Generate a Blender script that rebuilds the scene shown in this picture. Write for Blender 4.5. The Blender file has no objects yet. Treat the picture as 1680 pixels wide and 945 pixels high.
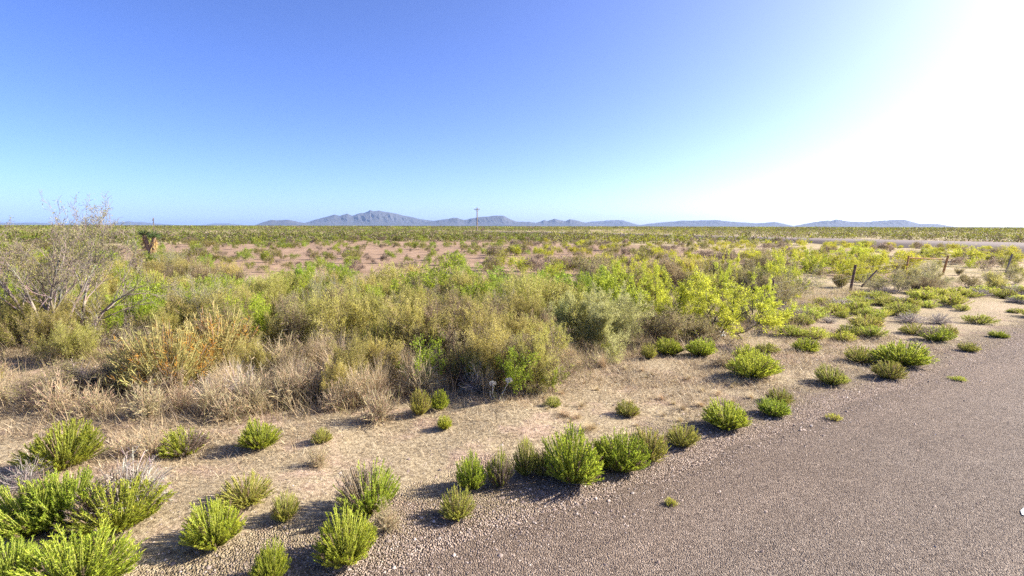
import bpy, math, random
import numpy as np
from mathutils import Vector, Matrix
R = math.radians
rnd = random.Random(11)
rng = np.random.default_rng(11)
SC = bpy.context.scene
COL = SC.collection

# ------------------------------------------------------------------ camera frame
CAM_H = 2.5
F_PX = 840.0                        # focal length in pixels of the 1680 px wide frame
PITCH = math.atan(102.0 / F_PX)
ROLL = 4.0 / 1680.0
fw = Vector((0, math.cos(PITCH), -math.sin(PITCH)))
u0 = Vector((0, math.sin(PITCH), math.cos(PITCH)))
r0 = Vector((1, 0, 0))
RT = r0 * math.cos(ROLL) + u0 * math.sin(ROLL)
UP = -r0 * math.sin(ROLL) + u0 * math.cos(ROLL)

def ray(u, v):
    return fw + RT * ((u - 840.0) / F_PX) + UP * ((472.5 - v) / F_PX)

def at(u, v, z=0.0):
    d = ray(u, v)
    t = (z - CAM_H) / d.z
    return Vector((d.x * t, d.y * t, z))

def pix(x, y, z=0.0):
    p = Vector((x, y, z - CAM_H))
    w = p.dot(fw)
    if w < 0.1:
        return (-9999, -9999)
    return (840 + F_PX * p.dot(RT) / w, 472.5 - F_PX * p.dot(UP) / w)

# ------------------------------------------------------------------ noise
def hash2(ix, iy, seed):
    n = (ix.astype(np.int64) * 374761393 + iy.astype(np.int64) * 668265263 + seed * 974634777) & 0x7fffffff
    n = ((n ^ (n >> 13)) * 1274126177) & 0x7fffffff
    n = n ^ (n >> 16)
    return (n & 0xffff) / 65535.0

def vnoise(x, y, seed=0):
    x = np.asarray(x, float); y = np.asarray(y, float)
    ix = np.floor(x); iy = np.floor(y)
    fx = x - ix; fy = y - iy
    fx = fx * fx * (3 - 2 * fx); fy = fy * fy * (3 - 2 * fy)
    a = hash2(ix, iy, seed); b = hash2(ix + 1, iy, seed)
    c = hash2(ix, iy + 1, seed); d = hash2(ix + 1, iy + 1, seed)
    return (a * (1 - fx) + b * fx) * (1 - fy) + (c * (1 - fx) + d * fx) * fy

def fbm(x, y, seed=0, octv=4):
    s = 0; a = 0.5; t = 0
    for k in range(octv):
        s = s + a * vnoise(x * 2 ** k, y * 2 ** k, seed + k * 17); t += a; a *= 0.5
    return s / t

# ------------------------------------------------------------------ road edge in ground space
E1 = at(585, 945); E2 = at(1680, 560)
RD = (E2 - E1).normalized()                      # along the road
RN = Vector((RD.y, -RD.x, 0))                    # towards the road / camera
def road_d(x, y):                                # signed distance, positive on the road
    return (x - E1.x) * RN.x + (y - E1.y) * RN.y

def ground_z(x, y):
    x = np.asarray(x, float); y = np.asarray(y, float)
    d = -road_d(x, y)
    r = np.hypot(x, y)
    k = np.clip((d - 0.1) / 1.5, 0, 1)
    far = np.clip((r - 14) / 60, 0, 1)
    z = k * (fbm(x * 0.9, y * 0.9, 3, 4) - 0.5) * 0.16
    z = z + k * (fbm(x * 0.08, y * 0.08, 9, 3) - 0.5) * (0.2 + 0.7 * far)
    z = z * np.clip((4000 - r) / 2000, 0, 1)
    return z

def gz(x, y):
    return float(ground_z(np.array([x]), np.array([y]))[0])

# ------------------------------------------------------------------ materials
MATS = {}
def nodes_of(name):
    m = bpy.data.materials.new(name); m.use_nodes = True
    nt = m.node_tree; nt.nodes.clear()
    MATS[name] = m
    return m, nt, nt.nodes, nt.links

def leaf_mat(name, trans=0.42, vary=True, rough=0.55):
    m, nt, N, L = nodes_of(name)
    out = N.new('ShaderNodeOutputMaterial')
    att = N.new('ShaderNodeAttribute'); att.attribute_name = 'tint'
    hs = N.new('ShaderNodeHueSaturation')
    L.new(att.outputs['Color'], hs.inputs['Color'])
    if vary:
        oi = N.new('ShaderNodeObjectInfo')
        mr = N.new('ShaderNodeMapRange'); mr.inputs['To Min'].default_value = 0.8; mr.inputs['To Max'].default_value = 1.2
        L.new(oi.outputs['Random'], mr.inputs['Value']); L.new(mr.outputs[0], hs.inputs['Value'])
        m2 = N.new('ShaderNodeMath'); m2.operation = 'MULTIPLY'; m2.inputs[1].default_value = 7.31
        L.new(oi.outputs['Random'], m2.inputs[0])
        fr = N.new('ShaderNodeMath'); fr.operation = 'FRACT'; L.new(m2.outputs[0], fr.inputs[0])
        mh = N.new('ShaderNodeMapRange'); mh.inputs['To Min'].default_value = 0.482; mh.inputs['To Max'].default_value = 0.512
        L.new(fr.outputs[0], mh.inputs['Value']); L.new(mh.outputs[0], hs.inputs['Hue'])
    b = N.new('ShaderNodeBsdfPrincipled'); b.inputs['Roughness'].default_value = rough
    b.inputs['Specular IOR Level'].default_value = 0.2
    L.new(hs.outputs[0], b.inputs['Base Color'])
    if trans > 0:
        t = N.new('ShaderNodeBsdfTranslucent'); L.new(hs.outputs[0], t.inputs['Color'])
        mx = N.new('ShaderNodeMixShader'); mx.inputs[0].default_value = trans
        L.new(b.outputs[0], mx.inputs[1]); L.new(t.outputs[0], mx.inputs[2])
        L.new(mx.outputs[0], out.inputs['Surface'])
    else:
        L.new(b.outputs[0], out.inputs['Surface'])
    return m

leaf_mat('leaf', 0.5)
leaf_mat('straw', 0.3)
leaf_mat('bark', 0.0, True, 0.8)
leaf_mat('ground_cover', 0.35, False)
leaf_mat('stone', 0.0, False, 0.85)

def simple(name, col, rough=0.6, metal=0.0, noise=None):
    m, nt, N, L = nodes_of(name)
    out = N.new('ShaderNodeOutputMaterial'); b = N.new('ShaderNodeBsdfPrincipled')
    b.inputs['Roughness'].default_value = rough; b.inputs['Metallic'].default_value = metal
    if noise:
        tc = N.new('ShaderNodeTexCoord'); nz = N.new('ShaderNodeTexNoise'); nz.inputs['Scale'].default_value = noise[0]
        nz.inputs['Detail'].default_value = 6
        L.new(tc.outputs['Object'], nz.inputs['Vector'])
        cr = N.new('ShaderNodeValToRGB'); cr.color_ramp.elements[0].position = 0.3; cr.color_ramp.elements[1].position = 0.7
        cr.color_ramp.elements[0].color = (*col, 1); cr.color_ramp.elements[1].color = (*noise[1], 1)
        L.new(nz.outputs['Fac'], cr.inputs[0]); L.new(cr.outputs[0], b.inputs['Base Color'])
    else:
        b.inputs['Base Color'].default_value = (*col, 1)
    L.new(b.outputs[0], out.inputs['Surface'])
    return m

simple('pole_wood', (0.16, 0.12, 0.09), 0.8, 0, (3.0, (0.26, 0.21, 0.17)))
simple('rusty_steel', (0.1, 0.055, 0.04), 0.85, 0.0, (14.0, (0.18, 0.1, 0.065)))
simple('orange_rust', (0.34, 0.14, 0.05), 0.85, 0.0, (9.0, (0.42, 0.25, 0.08)))
simple('wire', (0.2, 0.18, 0.16), 0.85, 0.0)
simple('ceramic', (0.3, 0.3, 0.32), 0.3)
simple('white_plastic', (0.5, 0.49, 0.47), 0.6, 0, (25.0, (0.32, 0.3, 0.27)))
simple('road_paint', (0.62, 0.62, 0.62), 0.6, 0, (40.0, (0.45, 0.44, 0.43)))
simple('mountain_rock', (0.028, 0.032, 0.04), 0.95, 0, (0.004, (0.06, 0.06, 0.064)))

def math_node(N, L, op, a, b=None, c=None):
    n = N.new('ShaderNodeMath'); n.operation = op
    for i, v in enumerate((a, b, c)):
        if v is None: continue
        if isinstance(v, (int, float)): n.inputs[i].default_value = v
        else: L.new(v, n.inputs[i])
    return n.outputs[0]

def noise_node(N, L, vec, scale, detail=4, rough=0.55):
    n = N.new('ShaderNodeTexNoise'); n.inputs['Scale'].default_value = scale
    n.inputs['Detail'].default_value = detail; n.inputs['Roughness'].default_value = rough
    L.new(vec, n.inputs['Vector']); return n.outputs['Fac']

def ramp(N, L, fac, stops):
    n = N.new('ShaderNodeValToRGB'); e = n.color_ramp.elements
    while len(e) < len(stops): e.new(0.5)
    for el, (p, c) in zip(e, stops):
        el.position = p; el.color = (*c, 1) if len(c) == 3 else c
    L.new(fac, n.inputs[0]); return n.outputs[0]

def mixc(N, L, fac, a, b, mode='MIX'):
    n = N.new('ShaderNodeMix'); n.data_type = 'RGBA'; n.blend_type = mode
    if isinstance(fac, (int, float)): n.inputs[0].default_value = fac
    else: L.new(fac, n.inputs[0])
    for s, v in ((6, a), (7, b)):
        if isinstance(v, tuple): n.inputs[s].default_value = (*v, 1)
        else: L.new(v, n.inputs[s])
    return n.outputs[2]

def smooth(N, L, v, a, b):
    n = N.new('ShaderNodeMapRange'); n.interpolation_type = 'SMOOTHSTEP'
    n.inputs['From Min'].default_value = a; n.inputs['From Max'].default_value = b
    L.new(v, n.inputs['Value']); return n.outputs[0]

def chips(N, L, vec, scale):                     # crushed stone: each cell its own grey, pink or buff
    v = N.new('ShaderNodeTexVoronoi'); v.inputs['Scale'].default_value = scale
    L.new(vec, v.inputs['Vector'])
    sep = N.new('ShaderNodeSeparateColor'); L.new(v.outputs['Color'], sep.inputs[0])
    c = ramp(N, L, sep.outputs[0], [(0.0, (0.11, 0.08, 0.07)), (0.3, (0.29, 0.23, 0.19)), (0.6, (0.44, 0.36, 0.305)), (0.85, (0.58, 0.49, 0.42)), (1.0, (0.7, 0.61, 0.54))])
    return c, v.outputs['Distance'], sep.outputs[1]

def ground_material():
    m, nt, N, L = nodes_of('desert_soil')
    out = N.new('ShaderNodeOutputMaterial'); b = N.new('ShaderNodeBsdfPrincipled')
    b.inputs['Roughness'].default_value = 0.95; b.inputs['Specular IOR Level'].default_value = 0.1
    geo = N.new('ShaderNodeNewGeometry'); P = geo.outputs['Position']
    sep = N.new('ShaderNodeSeparateXYZ'); L.new(P, sep.inputs[0])
    dr = math_node(N, L, 'MULTIPLY_ADD', sep.outputs[0], RN.x, -(E1.x * RN.x + E1.y * RN.y))
    dr = math_node(N, L, 'MULTIPLY_ADD', sep.outputs[1], RN.y, dr)          # distance into the road
    big = noise_node(N, L, P, 0.13, 4)
    mid = noise_node(N, L, P, 1.3, 5)
    fine = noise_node(N, L, P, 22.0, 5, 0.7)
    finer = noise_node(N, L, P, 75.0, 3, 0.7)
    litter = ramp(N, L, fine, [(0.3, (0.11, 0.08, 0.05)), (0.44, (0.29, 0.225, 0.14)), (0.56, (0.43, 0.345, 0.22)), (0.72, (0.57, 0.48, 0.33))])
    soil = ramp(N, L, fine, [(0.28, (0.2, 0.125, 0.085)), (0.5, (0.43, 0.31, 0.225)), (0.75, (0.6, 0.46, 0.35))])
    near = mixc(N, L, smooth(N, L, mid, 0.5, 0.68), litter, soil)
    speck = smooth(N, L, finer, 0.35, 0.7)
    near = mixc(N, L, speck, mixc(N, L, 1.0, near, (0.72, 0.7, 0.68), 'MULTIPLY'), near)
    # gravel washed off the shoulder
    gc, gd, gr = chips(N, L, P, 64.0)
    wob = math_node(N, L, 'MULTIPLY_ADD', mid, 1.6, -0.8)
    dg = math_node(N, L, 'ADD', dr, wob)
    gm = smooth(N, L, dg, -1.2, 0.1)
    gm2 = math_node(N, L, 'MULTIPLY', gm, smooth(N, L, math_node(N, L, 'ADD', gr, math_node(N, L, 'MULTIPLY', gm, 0.7)), 0.55, 0.75))
    near = mixc(N, L, gm2, near, mixc(N, L, 1.0, gc, (0.88, 0.81, 0.74), 'MULTIPLY'))
    # the red flats
    ln = N.new('ShaderNodeVectorMath'); ln.operation = 'LENGTH'; L.new(P, ln.inputs[0]); dist = ln.outputs['Value']
    red = ramp(N, L, noise_node(N, L, P, 0.9, 6, 0.7), [(0.25, (0.15, 0.1, 0.062)), (0.5, (0.27, 0.18, 0.118)), (0.75, (0.36, 0.25, 0.17))])
    tan = ramp(N, L, noise_node(N, L, P, 0.35, 6, 0.7), [(0.3, (0.2, 0.17, 0.07)), (0.5, (0.34, 0.27, 0.15)), (0.7, (0.5, 0.37, 0.26))])
    vd = N.new('ShaderNodeVectorMath'); vd.operation = 'DISTANCE'; L.new(P, vd.inputs[0]); vd.inputs[1].default_value = (-11, 54, 0)
    pm = smooth(N, L, math_node(N, L, 'MULTIPLY_ADD', big, 30.0, vd.outputs['Value']), 42, 56)
    flats = mixc(N, L, math_node(N, L, 'MULTIPLY', pm, smooth(N, L, big, 0.3, 0.5)), red, tan)
    colr = mixc(N, L, smooth(N, L, dist, 16, 30), near, flats)
    # far plain: scrub too small to model stands on it
    st = N.new('ShaderNodeMapping'); st.inputs['Scale'].default_value = (1, 1, 1); L.new(P, st.inputs['Vector'])
    sc = ramp(N, L, noise_node(N, L, st.outputs[0], 0.02, 8, 0.75), [(0.34, (0.13, 0.105, 0.06)), (0.47, (0.13, 0.14, 0.04)), (0.56, (0.2, 0.2, 0.055)), (0.68, (0.33, 0.25, 0.15))])
    colr = mixc(N, L, smooth(N, L, dist, 350, 900), colr, sc)
    L.new(colr, b.inputs['Base Color'])
    hgt = math_node(N, L, 'ADD', math_node(N, L, 'MULTIPLY', fine, 0.03), math_node(N, L, 'MULTIPLY', finer, 0.012))
    hgt = math_node(N, L, 'ADD', hgt, math_node(N, L, 'MULTIPLY', math_node(N, L, 'MULTIPLY', gd, gm), -0.35))
    bp = N.new('ShaderNodeBump'); bp.inputs['Strength'].default_value = 0.8; bp.inputs['Distance'].default_value = 1.0
    L.new(hgt, bp.inputs['Height']); L.new(bp.outputs[0], b.inputs['Normal'])
    L.new(b.outputs[0], out.inputs['Surface'])
ground_material()

def road_material():
    m, nt, N, L = nodes_of('chip_seal')
    out = N.new('ShaderNodeOutputMaterial'); b = N.new('ShaderNodeBsdfPrincipled')
    b.inputs['Roughness'].default_value = 0.9; b.inputs['Specular IOR Level'].default_value = 0.2
    geo = N.new('ShaderNodeNewGeometry'); P = geo.outputs['Position']
    gc, gd, gr = chips(N, L, P, 95.0)
    g2, gd2, gr2 = chips(N, L, P, 58.0)
    c = mixc(N, L, 0.4, gc, g2)
    sep = N.new('ShaderNodeSeparateXYZ'); L.new(P, sep.inputs[0])
    dr = math_node(N, L, 'MULTIPLY_ADD', sep.outputs[0], RN.x, -(E1.x * RN.x + E1.y * RN.y))
    dr = math_node(N, L, 'MULTIPLY_ADD', sep.outputs[1], RN.y, dr)
    w = noise_node(N, L, P, 0.8, 4)
    lane = smooth(N, L, math_node(N, L, 'MULTIPLY_ADD', w, 1.2, dr), 0.7, 2.6)
    grey = mixc(N, L, 1.0, c, (1.0, 0.955, 0.89), 'MULTIPLY')
    brown = mixc(N, L, 1.0, c, (0.99, 0.9, 0.8), 'MULTIPLY')
    c2 = mixc(N, L, lane, brown, grey)
    c2 = mixc(N, L, smooth(N, L, noise_node(N, L, P, 2.2, 5, 0.65), 0.35, 0.7), mixc(N, L, 1.0, c2, (0.88, 0.87, 0.86), 'MULTIPLY'), c2)
    al = N.new('ShaderNodeMapping'); al.inputs['Rotation'].default_value = (0, 0, -math.atan2(RD.y, RD.x)); al.inputs['Scale'].default_value = (1, 1, 1); L.new(P, al.inputs['Vector'])
    al2 = N.new('ShaderNodeVectorMath'); al2.operation = 'MULTIPLY'; L.new(al.outputs[0], al2.inputs[0]); al2.inputs[1].default_value = (0.12, 1.1, 1)
    band = noise_node(N, L, al2.outputs[0], 1.0, 5, 0.6)
    c2 = mixc(N, L, smooth(N, L, band, 0.42, 0.66), mixc(N, L, 1.0, c2, (0.84, 0.84, 0.84), 'MULTIPLY'), c2)
    L.new(c2, b.inputs['Base Color'])
    h = math_node(N, L, 'MULTIPLY_ADD', gd, -0.3, math_node(N, L, 'MULTIPLY', gd2, -0.2))
    bp = N.new('ShaderNodeBump'); bp.inputs['Strength'].default_value = 0.9; bp.inputs['Distance'].default_value = 1.0
    L.new(h, bp.inputs['Height']); L.new(bp.outputs[0], b.inputs['Normal'])
    L.new(b.outputs[0], out.inputs['Surface'])
road_material()
simple('far_road', (0.09, 0.06, 0.045), 0.95, 0, (0.4, (0.13, 0.09, 0.07)))

# ------------------------------------------------------------------ mesh building
class MB:
    def __init__(s): s.V = []; s.Q = []; s.C = []; s.n = 0
    def add(s, V, Q, C):
        s.V.append(np.asarray(V, np.float32)); s.Q.append(np.asarray(Q, np.int64) + s.n)
        C = np.asarray(C, np.float32)
        if C.ndim == 1: C = np.tile(C, (len(V), 1))
        s.C.append(C); s.n += len(V)
    def arrays(s): return np.concatenate(s.V), np.concatenate(s.Q), np.concatenate(s.C)
    def leaves(s, P, D, Ln, W, C, bend=0.0):
        P = np.asarray(P, float); D = np.asarray(D, float); n = len(P)
        D = D / (np.linalg.norm(D, axis=1, keepdims=True) + 1e-9)
        S = np.cross(D, rng.normal(size=(n, 3))); S /= (np.linalg.norm(S, axis=1, keepdims=True) + 1e-9)
        Ln = np.broadcast_to(np.asarray(Ln, float), (n,))[:, None]; W = np.broadcast_to(np.asarray(W, float), (n,))[:, None]
        M = P + D * Ln * 0.5
        T = P + D * Ln; T[:, 2] -= bend * Ln[:, 0]
        V = np.stack([P, M - S * W * 0.5, T, M + S * W * 0.5], 1).reshape(-1, 3)
        Q = np.arange(n * 4).reshape(n, 4)
        C = np.asarray(C, float)
        if C.ndim == 1: C = np.tile(C, (n, 1))
        s.add(V, Q, np.repeat(C, 4, 0))
    def tubes(s, A, B, ra, rb, C, sides=3):
        A = np.asarray(A, float); B = np.asarray(B, float); n = len(A)
        if n == 0: return
        ra = np.broadcast_to(np.asarray(ra, float), (n,)); rb = np.broadcast_to(np.asarray(rb, float), (n,))
        D = B - A; D /= (np.linalg.norm(D, axis=1, keepdims=True) + 1e-9)
        ref = np.where(np.abs(D[:, 2:3]) > 0.9, np.array([[1.0, 0, 0]]), np.array([[0, 0, 1.0]]))
        X = np.cross(D, ref); X /= (np.linalg.norm(X, axis=1, keepdims=True) + 1e-9)
        Y = np.cross(D, X)
        vs = []
        for ring, rr in ((A, ra), (B, rb)):
            for k in range(sides):
                a = 2 * math.pi * k / sides
                vs.append(ring + (X * math.cos(a) + Y * math.sin(a)) * rr[:, None])
        V = np.stack(vs, 1).reshape(-1, 3)
        base = (np.arange(n) * 2 * sides)[:, None]
        Q = np.concatenate([base + np.array([[k, (k + 1) % sides, sides + (k + 1) % sides, sides + k]]) for k in range(sides)])
        C = np.asarray(C, float)
        if C.ndim == 1: C = np.tile(C, (n, 1))
        s.add(V, Q, np.repeat(C, 2 * sides, 0))
    def blades(s, P, az, lean, curve, Ln, W, C, K=3, Ct=None):
        """arching grass blades: P base (N,3)"""
        P = np.asarray(P, float); n = len(P)
        az, lean, curve, Ln, W = [np.broadcast_to(np.asarray(q, float), (n,)) for q in (az, lean, curve, Ln, W)]
        H = np.stack([np.cos(az), np.sin(az), np.zeros(n)], 1)
        tw = az + rng.uniform(0.9, 2.2, n)
        S = np.stack([np.cos(tw), np.sin(tw), np.zeros(n)], 1)
        rows = []; cols = []
        C = np.asarray(C, float); C = np.tile(C, (n, 1)) if C.ndim == 1 else C
        for k in range(K + 1):
            t = k / K
            hor = lean * t + curve * t * t
            ver = np.sqrt(np.maximum(1 - lean ** 2, 0.05)) * t - 0.55 * np.abs(curve) * t * t
            c = P + H * (Ln * hor)[:, None]; c[:, 2] += Ln * ver
            w = (W * (1 - 0.9 * t) * 0.5)[:, None]
            rows += [c - S * w, c + S * w]
            cc = C if Ct is None else C * (1 - t) + np.asarray(Ct) * t
            cols += [cc, cc]
        V = np.stack(rows, 1).reshape(-1, 3); Cc = np.stack(cols, 1).reshape(-1, 3)
        base = (np.arange(n) * 2 * (K + 1))[:, None]
        Q = np.concatenate([base + np.array([[2 * k, 2 * k + 1, 2 * k + 3, 2 * k + 2]]) for k in range(K)])
        s.add(V, Q, Cc)
    def box(s, c, sx, sy, sz, rot=None, col=(0.3, 0.3, 0.3)):
        V = np.array([(x, y, z) for x in (-.5, .5) for y in (-.5, .5) for z in (-.5, .5)]) * (sx, sy, sz)
        if rot is not None: V = V @ np.array(rot.to_3x3()).T
        Q = [(0, 1, 3, 2), (4, 6, 7, 5), (0, 4, 5, 1), (2, 3, 7, 6), (0, 2, 6, 4), (1, 5, 7, 3)]
        s.add(V + np.array(c), Q, col)

def mesh_from(name, V, Q, C, mat, smooth=False):
    me = bpy.data.meshes.new(name)
    V = np.asarray(V, np.float32); Q = np.asarray(Q, np.int32)
    me.vertices.add(len(V)); me.vertices.foreach_set('co', V.ravel())
    me.loops.add(Q.size); me.loops.foreach_set('vertex_index', Q.ravel())
    me.polygons.add(len(Q)); me.polygons.foreach_set('loop_start', np.arange(0, Q.size, 4, dtype=np.int32))
    if smooth: me.polygons.foreach_set('use_smooth', np.ones(len(Q), bool))
    me.update(calc_edges=True); me.validate()
    if C is not None:
        a = me.color_attributes.new('tint', 'FLOAT_COLOR', 'POINT')
        C4 = np.ones((len(V), 4), np.float32); C4[:, :3] = C
        a.data.foreach_set('color', C4.ravel())
    me.materials.append(MATS[mat])
    return me

def ob(name, mb, mat, parent=None, smooth=False):
    me = mb if isinstance(mb, bpy.types.Mesh) else mesh_from(name, *mb.arrays(), mat, smooth)
    o = bpy.data.objects.new(name, me); COL.objects.link(o)
    if parent: o.parent = parent
    return o

def tag(o, label=None, cat=None, group=None, kind=None):
    for k, v in (('label', label), ('category', cat), ('group', group), ('kind', kind)):
        if v: o[k] = v
    return o

def empty(name, loc=(0, 0, 0), rz=0.0):
    o = bpy.data.objects.new(name, None); o.empty_display_size = 0.1
    COL.objects.link(o); o.location = loc; o.rotation_euler = (0, 0, rz); return o

def jit(base, n, s=0.18):
    base = np.asarray(base, float)
    k = 1 + rng.normal(0, s, (n, 1)); h = 1 + rng.normal(0, s * 0.35, (n, 3))
    return np.clip(base * k * h, 0.004, 0.9)

# ------------------------------------------------------------------ plant templates: (foliage MB, stems MB), height about 1 (unit) or real
TAN = (0.44, 0.33, 0.19); STRAW = (0.52, 0.41, 0.25); DEAD = (0.27, 0.19, 0.12); GREYT = (0.33, 0.29, 0.26)

def shoots(seed, n, spread, green, tip, dead=0.1, leaf=0.1, lw=0.022, per=60, deadcol=DEAD, tiltmax=66, start=0.3, lobes=True, sidedead=0.0, fluff=0.42):
    """dome of upright leafy shoots, unit height"""
    g = np.random.default_rng(seed)
    fo = MB(); st = MB()
    for i in range(n):
        az = g.uniform(0, 2 * math.pi); tl = R(tiltmax) * g.uniform(0, 1) ** 0.62
        rr = 1.0 / math.hypot(math.cos(tl), math.sin(tl) / spread)
        lob = 0.78 + 0.34 * vnoise(np.array([math.cos(az) * 1.3 + 5 + seed]), np.array([math.sin(az) * 1.3 + tl * 1.6]), seed)[0] if lobes else 1
        Ls = rr * lob * g.uniform(0.62, 1.0) ** 0.4
        d0 = np.array([math.sin(tl) * math.cos(az), math.sin(tl) * math.sin(az), math.cos(tl)])
        b = np.array([math.cos(az), math.sin(az), 0]) * g.uniform(0, 0.13) * spread
        K = 5; pts = [b]; d = d0 + np.array([d0[0], d0[1], -0.15]) * 0.35; d /= np.linalg.norm(d)
        for k in range(K):
            d = d + np.array([0, 0, 0.11]) + g.normal(0, 0.05, 3); d /= np.linalg.norm(d)
            pts.append(pts[-1] + d * Ls / K)
        pts = np.array(pts)
        isdead = g.uniform() < dead + sidedead * (1 if math.cos(az - 2.4) > 0.3 else 0)
        base = np.array(deadcol) if isdead else np.array(green) * (1 - (q := g.uniform(0, 1))) + np.array(tip) * q
        st.tubes(pts[:-1], pts[1:], 0.009, 0.007, jit(np.array((0.2, 0.15, 0.09)) if isdead else np.array(green) * 0.6 + np.array((0.06, 0.04, 0.03)), K, 0.1))
        m = int(per * (0.55 if isdead else 1))
        t = start + (1 - start) * g.uniform(0, 1, m) ** 0.8
        idx = np.minimum((t * K).astype(int), K - 1); fr = t * K - idx
        P = pts[idx] * (1 - fr)[:, None] + pts[idx + 1] * fr[:, None]
        T = pts[idx + 1] - pts[idx]; T /= np.linalg.norm(T, axis=1, keepdims=True)
        D = T + g.normal(0, fluff, (m, 3))
        C = jit(base, m, 0.16)
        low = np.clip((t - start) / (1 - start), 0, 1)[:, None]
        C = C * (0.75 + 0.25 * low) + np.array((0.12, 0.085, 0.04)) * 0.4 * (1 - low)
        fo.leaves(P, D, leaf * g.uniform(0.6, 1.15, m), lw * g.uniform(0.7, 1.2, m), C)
    return fo, st

def tangle(seed, n, spread, col, twig=14, tiltmax=80, blur=0.5):
    """dead dry dome of fine twigs"""
    g = np.random.default_rng(seed)
    fo = MB(); st = MB()
    A = []; B = []; PL = []; DL = []
    for i in range(n):
        az = g.uniform(0, 2 * math.pi); tl = R(tiltmax) * g.uniform(0, 1) ** 0.6
        rr = 1.0 / math.hypot(math.cos(tl), math.sin(tl) / spread) * g.uniform(0.6, 1.02)
        d = np.array([math.sin(tl) * math.cos(az), math.sin(tl) * math.sin(az), math.cos(tl)])
        p = np.zeros(3); K = 5
        for k in range(K):
            d = d + g.normal(0, 0.22, 3); d /= np.linalg.norm(d)
            q = p + d * rr / K; A.append(p); B.append(q); p2 = p; p = q
            if k >= 1:
                m = twig // 3
                t = g.uniform(0, 1, (m, 1)); PL.append(p2 * (1 - t) + q * t); DL.append(d + g.normal(0, 0.8, (m, 3)))
    A = np.array(A); B = np.array(B)
    st.tubes(A, B, 0.008, 0.005, jit(np.array(col) * 0.75, len(A), 0.15))
    P = np.concatenate(PL); D = np.concatenate(DL)
    fo.leaves(P, D, g.uniform(0.06, 0.2, len(P)), 0.008, jit(col, len(P), 0.22))
    return fo, st

def grassclump(seed, n, spread, col, tip, w=0.012, curve=0.55, K=4, base_r=0.18):
    g = np.random.default_rng(seed); fo = MB()
    a = g.uniform(0, 2 * math.pi, n); rr = g.uniform(0, base_r, n)
    P = np.stack([np.cos(a) * rr, np.sin(a) * rr, np.zeros(n)], 1)
    az = a + g.normal(0, 1.5, n)
    C = jit(col, n, 0.2)
    fo.blades(P, az, np.clip(g.normal(0.3, 0.32, n) * spread, -0.5, 0.92), g.uniform(0.05, curve, n) * spread, g.uniform(0.45, 1.15, n), w, C, K, tip)
    return fo, None

def vec(*a): return Vector(a)
def grow(segs, tips, p, d, L, r, lv, S, g):
    n = S['n'][lv]; last = lv == len(S['n']) - 1
    q = p; dd = d.normalized()
    for i in range(n):
        dd = dd + vec(g.gauss(0, 1), g.gauss(0, 1), g.gauss(0, 1)) * S['wander'][lv]
        dd.z += S['up'][lv]; dd.normalize()
        e = q + dd * (L / n)
        if e.z < 0.03: e.z = 0.03
        ra = r * (1 - 0.75 * i / n); rb = r * (1 - 0.75 * (i + 1) / n)
        segs.append((q, e, ra, rb, lv))
        if last or i == n - 1: tips.append((e, dd.copy(), lv))
        if not last and i >= S['bare'][lv]:
            for k in range(S['kids'][lv] if g.random() < 0.93 else S['kids'][lv] - 1):
                ax = dd.orthogonal().normalized(); ax.rotate(Matrix.Rotation(g.uniform(0, 6.283), 3, dd))
                c = dd * math.cos(R(S['ang'])) + ax * math.sin(R(S['ang'])) * g.uniform(0.7, 1.2)
                grow(segs, tips, e, c, L * S['len'][lv] * g.uniform(0.6, 1.15) * (1 - 0.35 * i / n), rb * 0.62, lv + 1, S, g)
        q = e

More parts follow.
